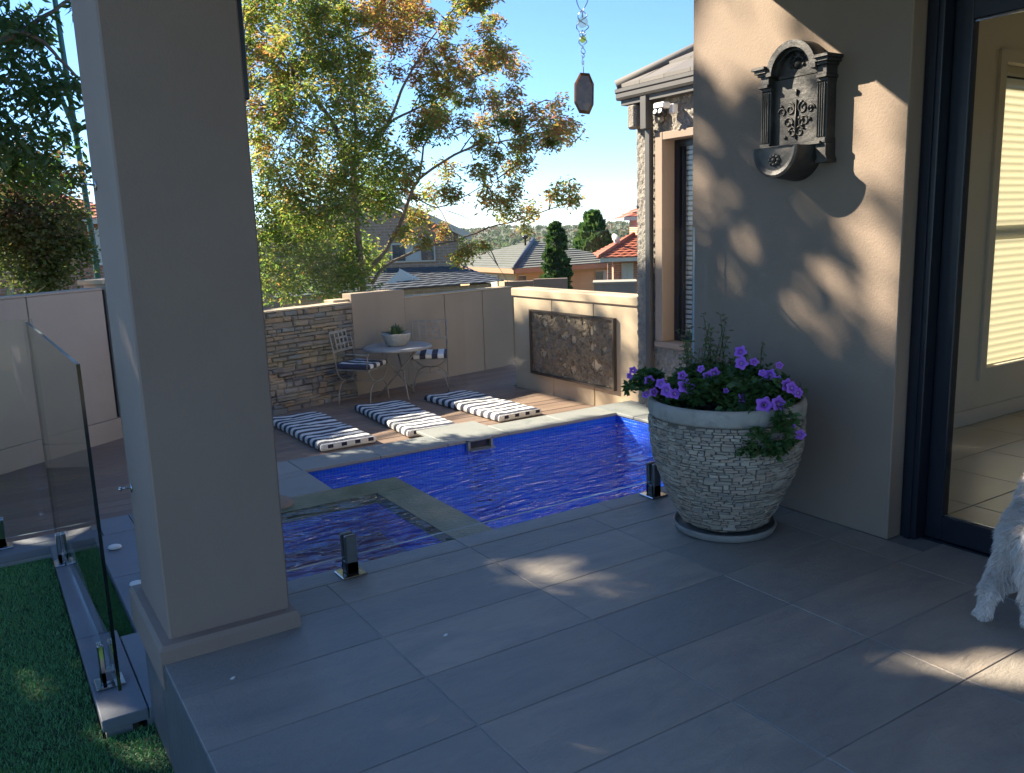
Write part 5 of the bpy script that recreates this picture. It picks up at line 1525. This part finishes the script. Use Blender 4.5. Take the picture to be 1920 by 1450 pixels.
ro.lathe([(0, .012), (.008, .009), (.011, 0)], tuple(cx_), 10, axis=Matrix.Rotation(R(-90), 3, 'Y'))
ro.build('rosette', m_pew, bowl)
sh = MB(); fbox(sh, c_y-.15, c_y+.15, 1.596, 1.61, .075, .003); sh.build('ledge', m_pew, wfn)
# relief: leaf scrolls and a small mask
m_rel = mat('pewter_relief', (.018, .018, .019), (.045, .043, .04), 20, .5, metal=.35)
rl = MB()
def scroll(cy, cz, r0, a0, turns, s, d=.037, th=.0042):
    pts = []
    for i in range(26):
        f = i/25; a = a0+s*turns*2*math.pi*f; r_ = r0*(1-.8*f)
        pts.append((3.03-d, cy+r_*math.cos(a), cz+r_*math.sin(a)))
    rl.tube(pts, [th*(1-.5*i/25) for i in range(26)], 6)
for s in (-1, 1):
    scroll(c_y+s*.032, 1.755, .026, math.pi/2, 1.3, s)
    scroll(c_y+s*.042, 1.70, .030, -math.pi/2, 1.3, -s)
    scroll(c_y+s*.020, 1.66, .022, math.pi/2, 1.2, s)
    scroll(c_y+s*.072, 1.745, .020, 0 if s > 0 else math.pi, 1.1, s)
    for k in range(6):
        a = U(-1.2, 1.2); p = (2.993, c_y+s*U(.01, .08), 1.70+U(-.06, .07))
        rl.lathe([(0, .006), (.006, .004), (.009, 0)], p, 7, axis=Matrix.Rotation(R(-90), 3, 'Y'))
rl.tube([(2.992, c_y, 1.63), (2.990, c_y, 1.70), (2.992, c_y, 1.79)], [.003, .006, .003], 6)
rl.tube([(2.992, c_y, 1.805), (2.990, c_y, 1.83)], [.002, .006], 6)
rl.build('relief', m_rel, wfn)
mk = MB()
mo = Vector((2.994, c_y, 1.945))
mk.lathe([(0, .013), (.012, .011), (.02, .005), (.024, 0)], tuple(mo+Vector((0, 0, -.012))), 14, axis=Matrix.Rotation(R(-90), 3, 'Y'))
for s in (-1, 1):
    for i, (dy, dz) in enumerate(((.022, .018), (.032, .0), (.012, .03), (.03, -.02))):
        mk.lathe([(0, .008), (.006, .006), (.010, 0)], tuple(mo+Vector((0, s*dy, dz))), 8, axis=Matrix.Rotation(R(-90), 3, 'Y'))
    mk.lathe([(0, .004), (.0035, 0)], tuple(mo+Vector((-.011, s*.008, -.006))), 6, axis=Matrix.Rotation(R(-90), 3, 'Y'))
mk.build('mask', m_rel, wfn)

# ---------------------------------------------------------------- hanging spinner
sp = empty('hanging_spinner', (2.008, 2.6, 2.574), 'wire spinner with glass beads and brown octagonal pendant hanging above the pool edge', 'wind spinner')
m_bead = glassmat('bead_glass', (.92, .84, .70), 1.5)
m_bead2 = glassmat('amber_glass', (.85, .74, .28), 1.5)
m_agate = mat('agate', (.22, .085, .03), (.09, .03, .014), 30, .25, spec=.8, stain=((.36, .17, .06), 18, .5, .7))
wz = MB()
def helix(z0, z1, r_, turns, ph):
    pts = []
    for i in range(40):
        f = i/39; rr = r_*math.sin(math.pi*min(1, max(0, f)))**.7
        a = ph+turns*2*math.pi*f
        pts.append((2.008+rr*math.cos(a), 2.6+rr*math.sin(a), z0+(z1-z0)*f))
    wz.tube(pts, .0017, 5)
wz.tube([(2.008, 2.6, 2.574), (2.008, 2.6, 2.22)], .0014, 5)
for (a, b, r_) in ((2.05, 2.22, .022), (1.985, 2.075, .024), (1.945, 2.005, .016)):
    helix(a, b, r_, 1.0, 0.4); helix(a, b, r_, 1.0, 0.4+math.pi)
for zc, rr in ((1.934, .010), (1.918, .006)):
    wz.tube([(2.008+rr*math.cos(t*.524), 2.6+.3*rr*math.sin(t*.524), zc+rr*math.sin(t*.524)) for t in range(12)], .0015, 5, closed=True)
wz.tube([(2.008, 2.6, 1.912), (2.002, 2.6, 1.90), (2.004, 2.6, 1.886), (2.010, 2.6, 1.889), (2.010, 2.6, 1.90), (2.008, 2.6, 1.857)], .0016, 5)
wz.build('wire', m_steel, sp)
for zc, rr, mm in ((2.033, .021, m_bead), (1.974, .0135, m_bead2)):
    b = MB()
    rings = [(0, 1), (.55, .8), (.95, .25), (.95, -.25), (.55, -.8), (0, -1)]
    b.lathe([(r_*rr, z*rr) for r_, z in rings], (2.008, 2.6, zc), 8, smooth=False)
    b.build('bead', mm, sp)
pe = MB()
view = Vector((2.008, 2.6, 0)).normalized(); side = Vector((view.y, -view.x, 0))
outl = [(-.012, .074), (.022, .070), (.038, .032), (.036, -.040), (.020, -.074), (-.018, -.068), (-.036, -.030), (-.034, .036)]
vs = []
for d in (-.006, .006):
    for a, b in outl:
        p = Vector((2.008, 2.6, 1.784))+side*a+view*d; vs.append((p.x, p.y, p.z+b))
for d in (-.010, .010):
    for a, b in outl:
        p = Vector((2.008, 2.6, 1.784))+side*a*.8+view*d; vs.append((p.x, p.y, p.z+b*.85))
n = 8
fs = [(i, (i+1) % n, n+(i+1) % n, n+i) for i in range(n)]
fs += [(i, (i+1) % n, 16+(i+1) % n, 16+i) for i in range(n)]+[(8+i, 8+(i+1) % n, 24+(i+1) % n, 24+i) for i in range(n)]
fs += [tuple(range(16, 24)), tuple(range(31, 23, -1))]
pe.add(vs, fs); pe.build('pendant', m_agate, sp)

# ---------------------------------------------------------------- striped lounger cushions
def stripes(name, axis, w, off=0.0, a=(.78, .77, .73), b=(.012, .014, .04)):
    m, t, p, o = nt(name)
    tc = N(t, 'ShaderNodeTexCoord')
    s = N(t, 'ShaderNodeSeparateXYZ'); t.links.new(tc.outputs['Object'], s.inputs[0])
    f = math_(t, 'FRACT', math_(t, 'DIVIDE', math_(t, 'ADD', s.outputs['XYZ'.index(axis)], off), w))
    c = mixc(t, math_(t, 'GREATER_THAN', f, .5), a, b)
    c = mixc(t, math_(t, 'MULTIPLY', noise(t, 300, 2, .5, tc.outputs['Object']), .25), c, (.25, .25, .27))
    t.links.new(c, p.inputs['Base Color']); p.inputs['Roughness'].default_value = .9
    t.links.new(bumpn(t, noise(t, 14, 4, .5, tc.outputs['Object']), .35, .02), p.inputs['Normal'])
    return m
m_strY = stripes('striped_canvas', 'Y', .122, .02)
m_strX = stripes('striped_canvas_end', 'X', .125, .04)
def soft_box(mb, w, l, h, nx, ny, mi=0, puff=.012, edge=.03):
    """rounded cushion, origin at the middle of its underside"""
    vs = []; fs = []
    def prof_(u): return 1-max(0, (abs(u)-(1-2*edge))/(2*edge))**2*.55
    idx = {}
    for s in (0, 1):
        for i in range(nx+1):
            for j in range(ny+1):
                u, v = -1+2*i/nx, -1+2*j/ny
                ex = edge*2*(.3/(w/2)) if False else 0
                fz = min(1, ((1-abs(u))*(w/2)/.03))**.5 if abs(u) > 1-.03/(w/2) else 1
                fz2 = min(1, ((1-abs(v))*(l/2)/.03))**.5 if abs(v) > 1-.03/(l/2) else 1
                k = min(fz, fz2)
                wob = puff*mnoise.noise(Vector((u*2.2+w, v*5+s*3, .5)))
                z = h*(.5+.5*k*.98)+wob*k if s else h*.5*(1-k)
                idx[(s, i, j)] = len(vs); vs.append((u*w/2, v*l/2, z))
    for i in range(nx):
        for j in range(ny):
            fs.append((idx[(1, i, j)], idx[(1, i+1, j)], idx[(1, i+1, j+1)], idx[(1, i, j+1)]))
            fs.append((idx[(0, i, j)], idx[(0, i, j+1)], idx[(0, i+1, j+1)], idx[(0, i+1, j)]))
    side = [(i, 0) for i in range(nx)]+[(nx, j) for j in range(ny)]+[(nx-i, ny) for i in range(nx)]+[(0, ny-j) for j in range(ny)]
    for q in range(len(side)):
        a, b = side[q], side[(q+1) % len(side)]
        fs.append((idx[(0,)+a], idx[(0,)+b], idx[(1,)+b], idx[(1,)+a]))
    mb.add(vs, fs, mi, True)
def warp(n):  # denser near the rim
    return n
def make_cushion(w, l, h):
    nx, ny = 24, 60
    us = sorted(set([-1, -.985, -.96, -.93, -.89]+[-.89+1.78*i/10 for i in range(11)]+[.93, .96, .985, 1]))
    vsx = sorted(set([-1, -.994, -.985, -.972, -.955]+[-.955+1.91*i/40 for i in range(41)]+[.972, .985, .994, 1]))
    vs = []; idx = {}
    rr = .034
    for s in (0, 1):
        for i, u in enumerate(us):
            for j, v in enumerate(vsx):
                x, y = u*w/2, v*l/2
                dx, dy = w/2-abs(x), l/2-abs(y)
                d = min(dx, dy)
                k = math.sqrt(max(0, 1-(1-min(1, d/rr))**2))
                wob = .014*mnoise.noise(Vector((x*4, y*4+s*9, w*7)))+.007*mnoise.noise(Vector((x*14, y*11, 3)))
                z = h*.62+(h*.38)*k+wob*k if s else h*.30*(1-k)
                idx[(s, i, j)] = len(vs); vs.append((x, y, z))
    nx, ny = len(us)-1, len(vsx)-1
    fs = []
    for i in range(nx):
        for j in range(ny):
            fs.append((idx[(1, i, j)], idx[(1, i+1, j)], idx[(1, i+1, j+1)], idx[(1, i, j+1)]))
            fs.append((idx[(0, i, j)], idx[(0, i, j+1)], idx[(0, i+1, j+1)], idx[(0, i+1, j)]))
    rim = [(i, 0) for i in range(nx)]+[(nx, j) for j in range(ny)]+[(nx-i, ny) for i in range(nx)]+[(0, ny-j) for j in range(ny)]
    for q in range(len(rim)):
        a, b = rim[q], rim[(q+1) % len(rim)]
        fs.append((idx[(0,)+a], idx[(0,)+b], idx[(1,)+b], idx[(1,)+a]))
    return vs, fs
cv, cf = make_cushion(.50, 1.42, .066)
pad = MB().add(cv, cf, 0, True).mesh('pad')
m_patch = mat('navy_patch', (.012, .014, .04), (.012, .014, .04), 20, .9)
ends = MB()
for k in range(4):
    xx = -.165+k*.122
    ends.box((xx-.026, -.713, .026), (xx+.026, -.703, .060), .003)
endm = ends.mesh('end_patch')
m_white_cloth = mat('white_canvas', (.72, .70, .65), (.68, .66, .61), 12, .9)
gus = MB().box((-.222, -.7115, .020), (.222, -.700, .064), .004).mesh('end_gusset')
tiem = MB()
for s in (-1, 1):
    tiem.tube([(s*.12, .69, .05), (s*.13, .74, .03), (s*.15, .78, .012), (s*.14, .82, .010)], .004, 5)
tiem = tiem.mesh('tie')
spots = [(2.54, 7.34, 1.0, 'striped lounger pad nearest the pillar, lying on the deck by the stone wall'), (3.38, 7.30, -3.5, 'striped lounger pad lying in the middle of the three, its corner behind the raised coping'), (4.24, 7.30, 2.5, 'striped lounger pad nearest the sunlit cream wall')]
for i, (x, y, a, lb) in enumerate(spots):
    e = bpy.data.objects.new('lounger_pad', None); COL.objects.link(e)
    e.location = (x, y, -.479); e.rotation_euler = (0, 0, R(a))
    tag(e, lb, 'cushion', 'striped lounger pads on the deck')
    for nm, me_, mm in (('pad', pad, m_strY), ('end_gusset', gus, m_white_cloth), ('end_patch', endm, m_patch), ('tie', tiem, m_white_cloth)):
        o = link(nm, me_, mm); o.parent = e

# ---------------------------------------------------------------- bistro set
m_iron = mat('weathered_iron', (.36, .32, .27), (.25, .22, .18), 14, .6, .2, 80, .002, metal=.3)
m_marb = mat('table_stone', (.36, .35, .33), (.29, .28, .27), 5, .4, stain=((.24, .23, .22), 6, .5, .7))
TC = (3.88, 8.42)
tb_ = empty('bistro_table', (TC[0], TC[1], -.48), 'round stone topped bistro table on crossed iron legs', 'table')
MB().lathe([(0, .055), (.36, .055), (.37, .062), (.372, .075), (.366, .086), (.355, .09), (0, .09)], (TC[0], TC[1], .0), 48).build('tabletop', m_marb, tb_)
for k in range(3):
    a = R(25+120*k); b = a+R(165)
    p0 = Vector((TC[0]+.25*math.cos(a), TC[1]+.25*math.sin(a), -.479)); p2 = Vector((TC[0]+.24*math.cos(b), TC[1]+.24*math.sin(b), .055))
    MB().tube([p0, p0.lerp(p2, .5)+Vector((.012*math.cos(a+1.6), .012*math.sin(a+1.6), 0)), p2], .0095, 8).build('leg', m_iron, tb_)
MB().tube([(TC[0]+.05*math.cos(t*.524), TC[1]+.05*math.sin(t*.524), -.2) for t in range(12)], .007, 6, closed=True).tube([(TC[0]+.27*math.cos(t*.3927), TC[1]+.27*math.sin(t*.3927), .046) for t in range(16)], .008, 6, closed=True).build('ring', m_iron, tb_)

m_bowl = mat('bowl_stone', (.44, .42, .37), (.33, .31, .27), 22, .9, .8, 45, .012)
bwl = empty('bowl_planter', (TC[0]+.0, TC[1], .091), 'small pale mottled bowl planter standing on the bistro table', 'planter')
MB().lathe([(0, .091), (.105, .091), (.118, .105), (.142, .16), (.155, .205), (.160, .222), (.155, .228), (.147, .222), (.14, .20), (0, .195)], (TC[0]-.01, TC[1], 0), 36).build('bowl', m_bowl, bwl)
suc = empty('bowl_plant', (TC[0]-.01, TC[1], .20), 'bushy green pointed leaf plant growing in the pale bowl on the table', 'plant')
m_suc = mat('dark_green_leaf', (.02, .06, .025), (.05, .10, .035), 14, .45)
for k in range(64):
    a = U(0, 6.283); el = U(.35, 1.45); L_ = U(.09, .15); r0 = U(0, .06)
    b0 = Vector((TC[0]-.01+r0*math.cos(a), TC[1]+r0*math.sin(a), .20))
    d = Vector((math.cos(a)*math.cos(el), math.sin(a)*math.cos(el), math.sin(el))); w = Vector((-math.sin(a), math.cos(a), 0))
    pts = [b0, b0+d*L_*.5+Vector((0, 0, .01)), b0+d*L_+Vector((0, 0, -.015*math.cos(el)))]
    ws = [.007, .011, .001]
    vs = []
    for p, q in zip(pts, ws): vs += [p+w*q, p-Vector((0, 0, .003)), p-w*q]
    MB().add(vs, [(i*3+j, i*3+j+1, i*3+j+4, i*3+j+3) for i in range(2) for j in range(2)], 0, True).build('leaf', m_suc, suc)

def arc(p0, p1, p2, n=10):
    p0, p1, p2 = map(Vector, (p0, p1, p2))
    return [(p0*(1-t)**2+p1*2*t*(1-t)+p2*t*t) for t in [i/n for i in range(n+1)]]
def make_chair():
    """local: faces +y, seat 0.40 wide"""
    e = bpy.data.objects.new('bistro_chair', None); COL.objects.link(e)
    w, d, hs = .20, .19, .375
    for y in (d, -d):                                # crossed curved legs front and back
        l = MB()
        l.tube(arc((-w, y, 0), (-w*.98, y, .27), (0, y, .235)), .008, 6)
        l.tube(arc((0, y, .235), (w*.98, y, .27), (w, y, 0)), .008, 6)
        l.build('legs', m_iron, e)
        u = MB().tube(arc((-w, y, hs), (-w*.8, y, .235), (0, y, .235))+arc((0, y, .235), (w*.8, y, .235), (w, y, hs))[1:], .008, 6)
        u.build('seat_support', m_iron, e)
    s = MB()
    s.box((-w, -d, hs-.006), (w, -d+.014, hs+.006)).box((-w, d-.014, hs-.006), (w, d, hs+.006)).box((-w, -d+.0145, hs-.006), (-w+.014, d-.0145, hs+.006)).box((w-.014, -d+.0145, hs-.006), (w, d-.0145, hs+.006))
    for k in range(4): s.box((-w+.0145, -.13+k*.08, hs-.004), (w-.0145, -.105+k*.08, hs+.003))
    s.tube([(0, -d, .235), (0, d, .235)], .006, 6)
    s.build('seat_frame', m_iron, e)
    for sx in (-w, w):
        a = MB().tube([(sx, d-.02, hs), (sx*1.06, d, hs+.09), (sx*1.08, d+.01, hs+.16)], .008, 6)
        a.tube([(sx*1.08, d+.012, hs+.165), (sx*1.06, 0, hs+.17), (sx, -d, hs+.165)], .0085, 6)
        a.lathe([(0, -.013), (.011, -.008), (.013, 0), (.011, .008), (0, .013)], (sx*1.08, d+.018, hs+.168), 10)
        a.build('arm', m_iron, e)
        MB().tube([(sx, -d, hs), (sx, -d-.03, hs+.2), (sx, -d-.065, hs+.40)], .0085, 6).build('back_post', m_iron, e)
    b = MB()
    z0, z1 = hs+.19, hs+.39
    def yb(z): return -d-.03-.035*(z-hs-.2)/.2
    for z in (z0, z1): b.box((-w, yb(z)-.006, z-.012), (w, yb(z)+.006, z+.012))
    for k in range(4):
        xx = -.115+k*.0767
        b.add([(xx-.011, yb(z0)-.004, z0), (xx+.011, yb(z0)-.004, z0), (xx+.011, yb(z1)-.004, z1), (xx-.011, yb(z1)-.004, z1), (xx-.011, yb(z0)+.004, z0), (xx+.011, yb(z0)+.004, z0), (xx+.011, yb(z1)+.004, z1), (xx-.011, yb(z1)+.004, z1)], [(0, 1, 2, 3), (7, 6, 5, 4), (0, 3, 7, 4), (1, 5, 6, 2)])
    for k in (1, 2):
        z = z0+(z1-z0)*k/3
        b.box((-.126, yb(z)-.0035, z-.010), (.126, yb(z)+.0035, z+.010))
    b.build('back_grid', m_iron, e)
    return e
ch = make_chair()
ch.location = (3.45, 8.42, -.48)
F1 = math.atan2(-.8, .6)-math.pi/2
ch.rotation_euler = (0, 0, F1)
tag(ch, 'iron bistro chair with a square grid back before the stone wall', 'chair', 'bistro chairs at the round table')
ch2 = copy_tree(ch)
F2 = math.atan2(-.87, -.5)-math.pi/2
ch2.location = (4.33, 8.55, -.48); ch2.rotation_euler = (0, 0, F2)
tag(ch2, 'iron bistro chair to the right of the round table before the brown wall', 'chair')
cv, cf = make_cushion(.40, .40, .06)
pad2 = MB().add(cv, cf, 0, True).mesh('seat_cushion')
m_str2 = stripes('striped_canvas_seat', 'X', .135, .03)
for (c, lb) in (((3.45, 8.42, F1), 'navy and white striped seat cushion on the chair before the stone wall'), ((4.33, 8.55, F2), 'navy and white striped seat cushion on the chair before the brown wall')):
    o = link('seat_cushion', pad2, m_str2)
    o.location = (c[0], c[1], -.48+.382); o.rotation_euler = (0, 0, c[2])
    tag(o, lb, 'cushion', 'striped seat cushions on the bistro chairs')

# ---------------------------------------------------------------- small things on the ground
m_peb = mat('white_pebble', (.72, .72, .70), (.62, .62, .6), 14, .5)
for (x, y, lb) in ((.49, 4.83, 'smooth white pebble lying on the lower paving, the farther one'), (.505, 4.22, 'smooth white pebble lying on the lower paving, the one closer to the pillar')):
    p = MB().lathe([(0, 0), (.028, .003), (.036, .012), (.030, .022), (.014, .027), (0, .028)], (0, 0, 0), 18)
    o = p.build('pebble', m_peb); o.location = (x, y, -.329); o.scale = (1, .72, 1); o.rotation_euler = (0, 0, -.4)
    tag(o, lb, 'pebble', 'white pebbles on the paving')
for (x, y, lb) in ((.52, 2.44, 'tiny fallen white petal on the patio joint near the pillar plinth'), (1.17, 2.30, 'tiny fallen white petal lying alone on the open patio tiles')):
    p = MB().add([(-.008, -.003, .002), (0, -.006, .003), (.009, 0, .006), (.002, .006, .004), (-.006, .004, .002)], [(0, 1, 2, 3, 4)])
    p.add([(-.008, -.003, .001), (0, -.006, .001), (.009, 0, .0035), (.002, .006, .002), (-.006, .004, .001)], [(4, 3, 2, 1, 0)])
    o = p.build('petal', m_white); o.location = (x, y, .0); tag(o, lb, 'petal', 'fallen petals on the patio')
rk = MB()
bm = bmesh.new(); bmesh.ops.create_icosphere(bm, subdivisions=3, radius=.10)
for v_ in bm.verts: v_.co *= 1+.22*mnoise.noise(v_.co*9); v_.co.z *= .55
bm.verts.ensure_lookup_table()
rk.add([tuple(v_.co) for v_ in bm.verts], [tuple(q.index for q in f.verts) for f in bm.faces], 0, True); bm.free()
o = rk.build('boulder', m_stone); o.location = (1.44, 5.03, -.325); tag(o, 'small rounded tan boulder at the edge of the spa by the coping', 'boulder')

# ---------------------------------------------------------------- white dog, seen from behind
dog = empty('dog', (2.74, 1.30, 0), 'fluffy white dog standing on the patio before the door, seen from behind', 'dog')
m_dogskin = mat('dog_coat', (.62, .57, .52), (.70, .66, .62), 12, .9)
hd = Vector((.96, .28, 0)).normalized()           # the way it faces
lf_ = Vector((-hd.y, hd.x, 0))                    # its left
O = Vector((2.63, 1.268, 0))                      # between the hind feet
def D(f, l, z): return O+hd*f+lf_*l+Vector((0, 0, z))
bm = bmesh.new()
sk_ = bm.verts.layers.skin.verify()
def nv(p, r_):
    v_ = bm.verts.new(p); v_[sk_].radius = (r_, r_); return v_
def chain(a, lst):
    for p, r_ in lst:
        b = nv(p, r_); bm.edges.new((a, b)); a = b
    return a
hip = nv(D(.10, -.028, .265), .070)
hip[sk_].use_root = True
mid = chain(hip, [(D(.18, -.025, .265), .076)])
chest = chain(mid, [(D(.27, 0, .28), .082)])
neck = chain(chest, [(D(.335, -.03, .33), .062)])
head = chain(neck, [(D(.375, -.045, .395), .064)])
chain(head, [(D(.43, -.05, .385), .042), (D(.475, -.055, .38), .024)])
for s in (-1, 1):
    chain(head, [(D(.35, s*.052-.045, .425), .026), (D(.34, s*.07-.045, .375), .02)])
    chain(hip, [(D(.105, s*.048-.018, .195), .044), (D(.095, s*.055-.008, .14), .033), (D(.02, s*.062, .095), .022), (D(-.01, s*.066, .045), .022), (D(.005, s*.075, .02), .024)])
    chain(chest, [(D(.29, s*.055, .19), .042), (D(.28, s*.055, .10), .03), (D(.285, s*.055, .035), .03), (D(.315, s*.055, .022), .025)])
chain(hip, [(D(.045, -.035, .315), .028), (D(.01, -.045, .28), .024), (D(-.005, -.05, .21), .02), (D(-.005, -.052, .15), .012)])
me = bpy.data.meshes.new('body'); bm.to_mesh(me); bm.free()
tmp = bpy.data.objects.new('tmp', me); COL.objects.link(tmp)
sm = tmp.modifiers.new('s', 'SKIN'); sm.use_smooth_shade = True
ss = tmp.modifiers.new('b', 'SUBSURF'); ss.levels = 2; ss.render_levels = 2
dg = bpy.context.evaluated_depsgraph_get()
ev = bpy.data.meshes.new_from_object(tmp.evaluated_get(dg))
bpy.data.objects.remove(tmp)
for v_ in ev.vertices:
    v_.co.z = max(v_.co.z, .004)
    v_.co -= Vector((2.74, 1.30, 0))
ev.materials.clear()
ev.name = 'body'
body = link('body', ev, m_dogskin, dog)
# coat: tapered strands growing off the body
mfur, t_, p_, o_ = nt('dog_fur')
gi = N(t_, 'ShaderNodeNewGeometry').outputs['Random Per Island']
t_.links.new(ramp(t_, [(0, (.52, .44, .36)), (.35, (.70, .62, .54)), (.7, (.80, .74, .67)), (1, (.86, .82, .77))], gi), p_.inputs['Base Color'])
p_.inputs['Roughness'].default_value = .7
ev.calc_loop_triangles()
tris = [(t.vertices[:], t.area) for t in ev.loop_triangles]
wts = np.array([a for _, a in tris]); wts /= wts.sum()
cos = np.array([v_.co for v_ in ev.vertices]); nrm = np.array([v_.normal for v_ in ev.vertices])
NS = 62000
pk = npr.choice(len(tris), NS, p=wts)
tv_ = np.array([t for t, _ in tris])[pk]
b1 = npr.random((NS, 2)); fl_ = b1.sum(1) > 1; b1[fl_] = 1-b1[fl_]
bc = np.stack([1-b1.sum(1), b1[:, 0], b1[:, 1]], 1)
P = (cos[tv_]*bc[:, :, None]).sum(1); Nn_ = (nrm[tv_]*bc[:, :, None]).sum(1)
Nn_ /= np.linalg.norm(Nn_, axis=1)[:, None]+1e-9
hdv = np.array([hd.x, hd.y, 0.])
fwd = ((P+np.array([2.74, 1.30, 0])-np.array(O)) @ hdv)
tail = (fwd < .03) & (P[:, 2] > .125)
L_ = npr.uniform(.016, .036, NS); L_[P[:, 2] < .10] *= .55; L_[P[:, 2] < .035] *= .5; L_[tail] = npr.uniform(.04, .075, tail.sum())
cl_ = np.array([[mnoise.noise(Vector(p)*28), mnoise.noise(Vector(p)*28+Vector((9, 0, 0))), mnoise.noise(Vector(p)*28+Vector((0, 9, 0)))] for p in P])
d1 = Nn_*.75+cl_*.55-hdv*.25+np.array([0, 0, -.45])
d1[tail] = Nn_[tail]*.35+cl_[tail]*.35+np.array([0, 0, -1.0])
d1 /= np.linalg.norm(d1, axis=1)[:, None]
d2 = d1+np.array([0, 0, -.55])+cl_*.3; d2 /= np.linalg.norm(d2, axis=1)[:, None]
sd_ = np.cross(d1, npr.normal(size=(NS, 3))); sd_ /= np.linalg.norm(sd_, axis=1)[:, None]
w_ = .00065
q = np.empty((NS, 2, 4, 3))
p1 = P+d1*(L_*.55)[:, None]; p2 = p1+d2*(L_*.45)[:, None]
q[:, 0, 0] = P-sd_*w_; q[:, 0, 1] = P+sd_*w_; q[:, 0, 2] = p1+sd_*w_*.8; q[:, 0, 3] = p1-sd_*w_*.8
q[:, 1, 0] = p1-sd_*w_*.8; q[:, 1, 1] = p1+sd_*w_*.8; q[:, 1, 2] = p2+sd_*w_*.15; q[:, 1, 3] = p2-sd_*w_*.15
q[..., 2] = np.maximum(q[..., 2], .002)
tri_mesh('fur', q.reshape(-1, 4, 3)+np.array([2.74, 1.30, 0]), mfur, dog, k=4)
nz = MB().lathe([(0, -.01), (.009, -.004), (.010, .004), (0, .011)], tuple(D(.492, -.055, .386)), 10); nz.build('nose', m_blacksteel, dog)

# ---------------------------------------------------------------- haze over the valley
mhz = bpy.data.materials.new('haze')
mhz.use_nodes = True
t_ = mhz.node_tree
t_.nodes.clear()
pv = t_.nodes.new('ShaderNodeVolumePrincipled')
pv.inputs['Color'].default_value = (.86, .92, 1, 1)
pv.inputs['Density'].default_value = .000025
ov = t_.nodes.new('ShaderNodeOutputMaterial')
t_.links.new(pv.outputs[0], ov.inputs['Volume'])
MB().box((-5300, -5300, -75), (5300, 5300, 120)).build('haze', mhz, kind='stuff')
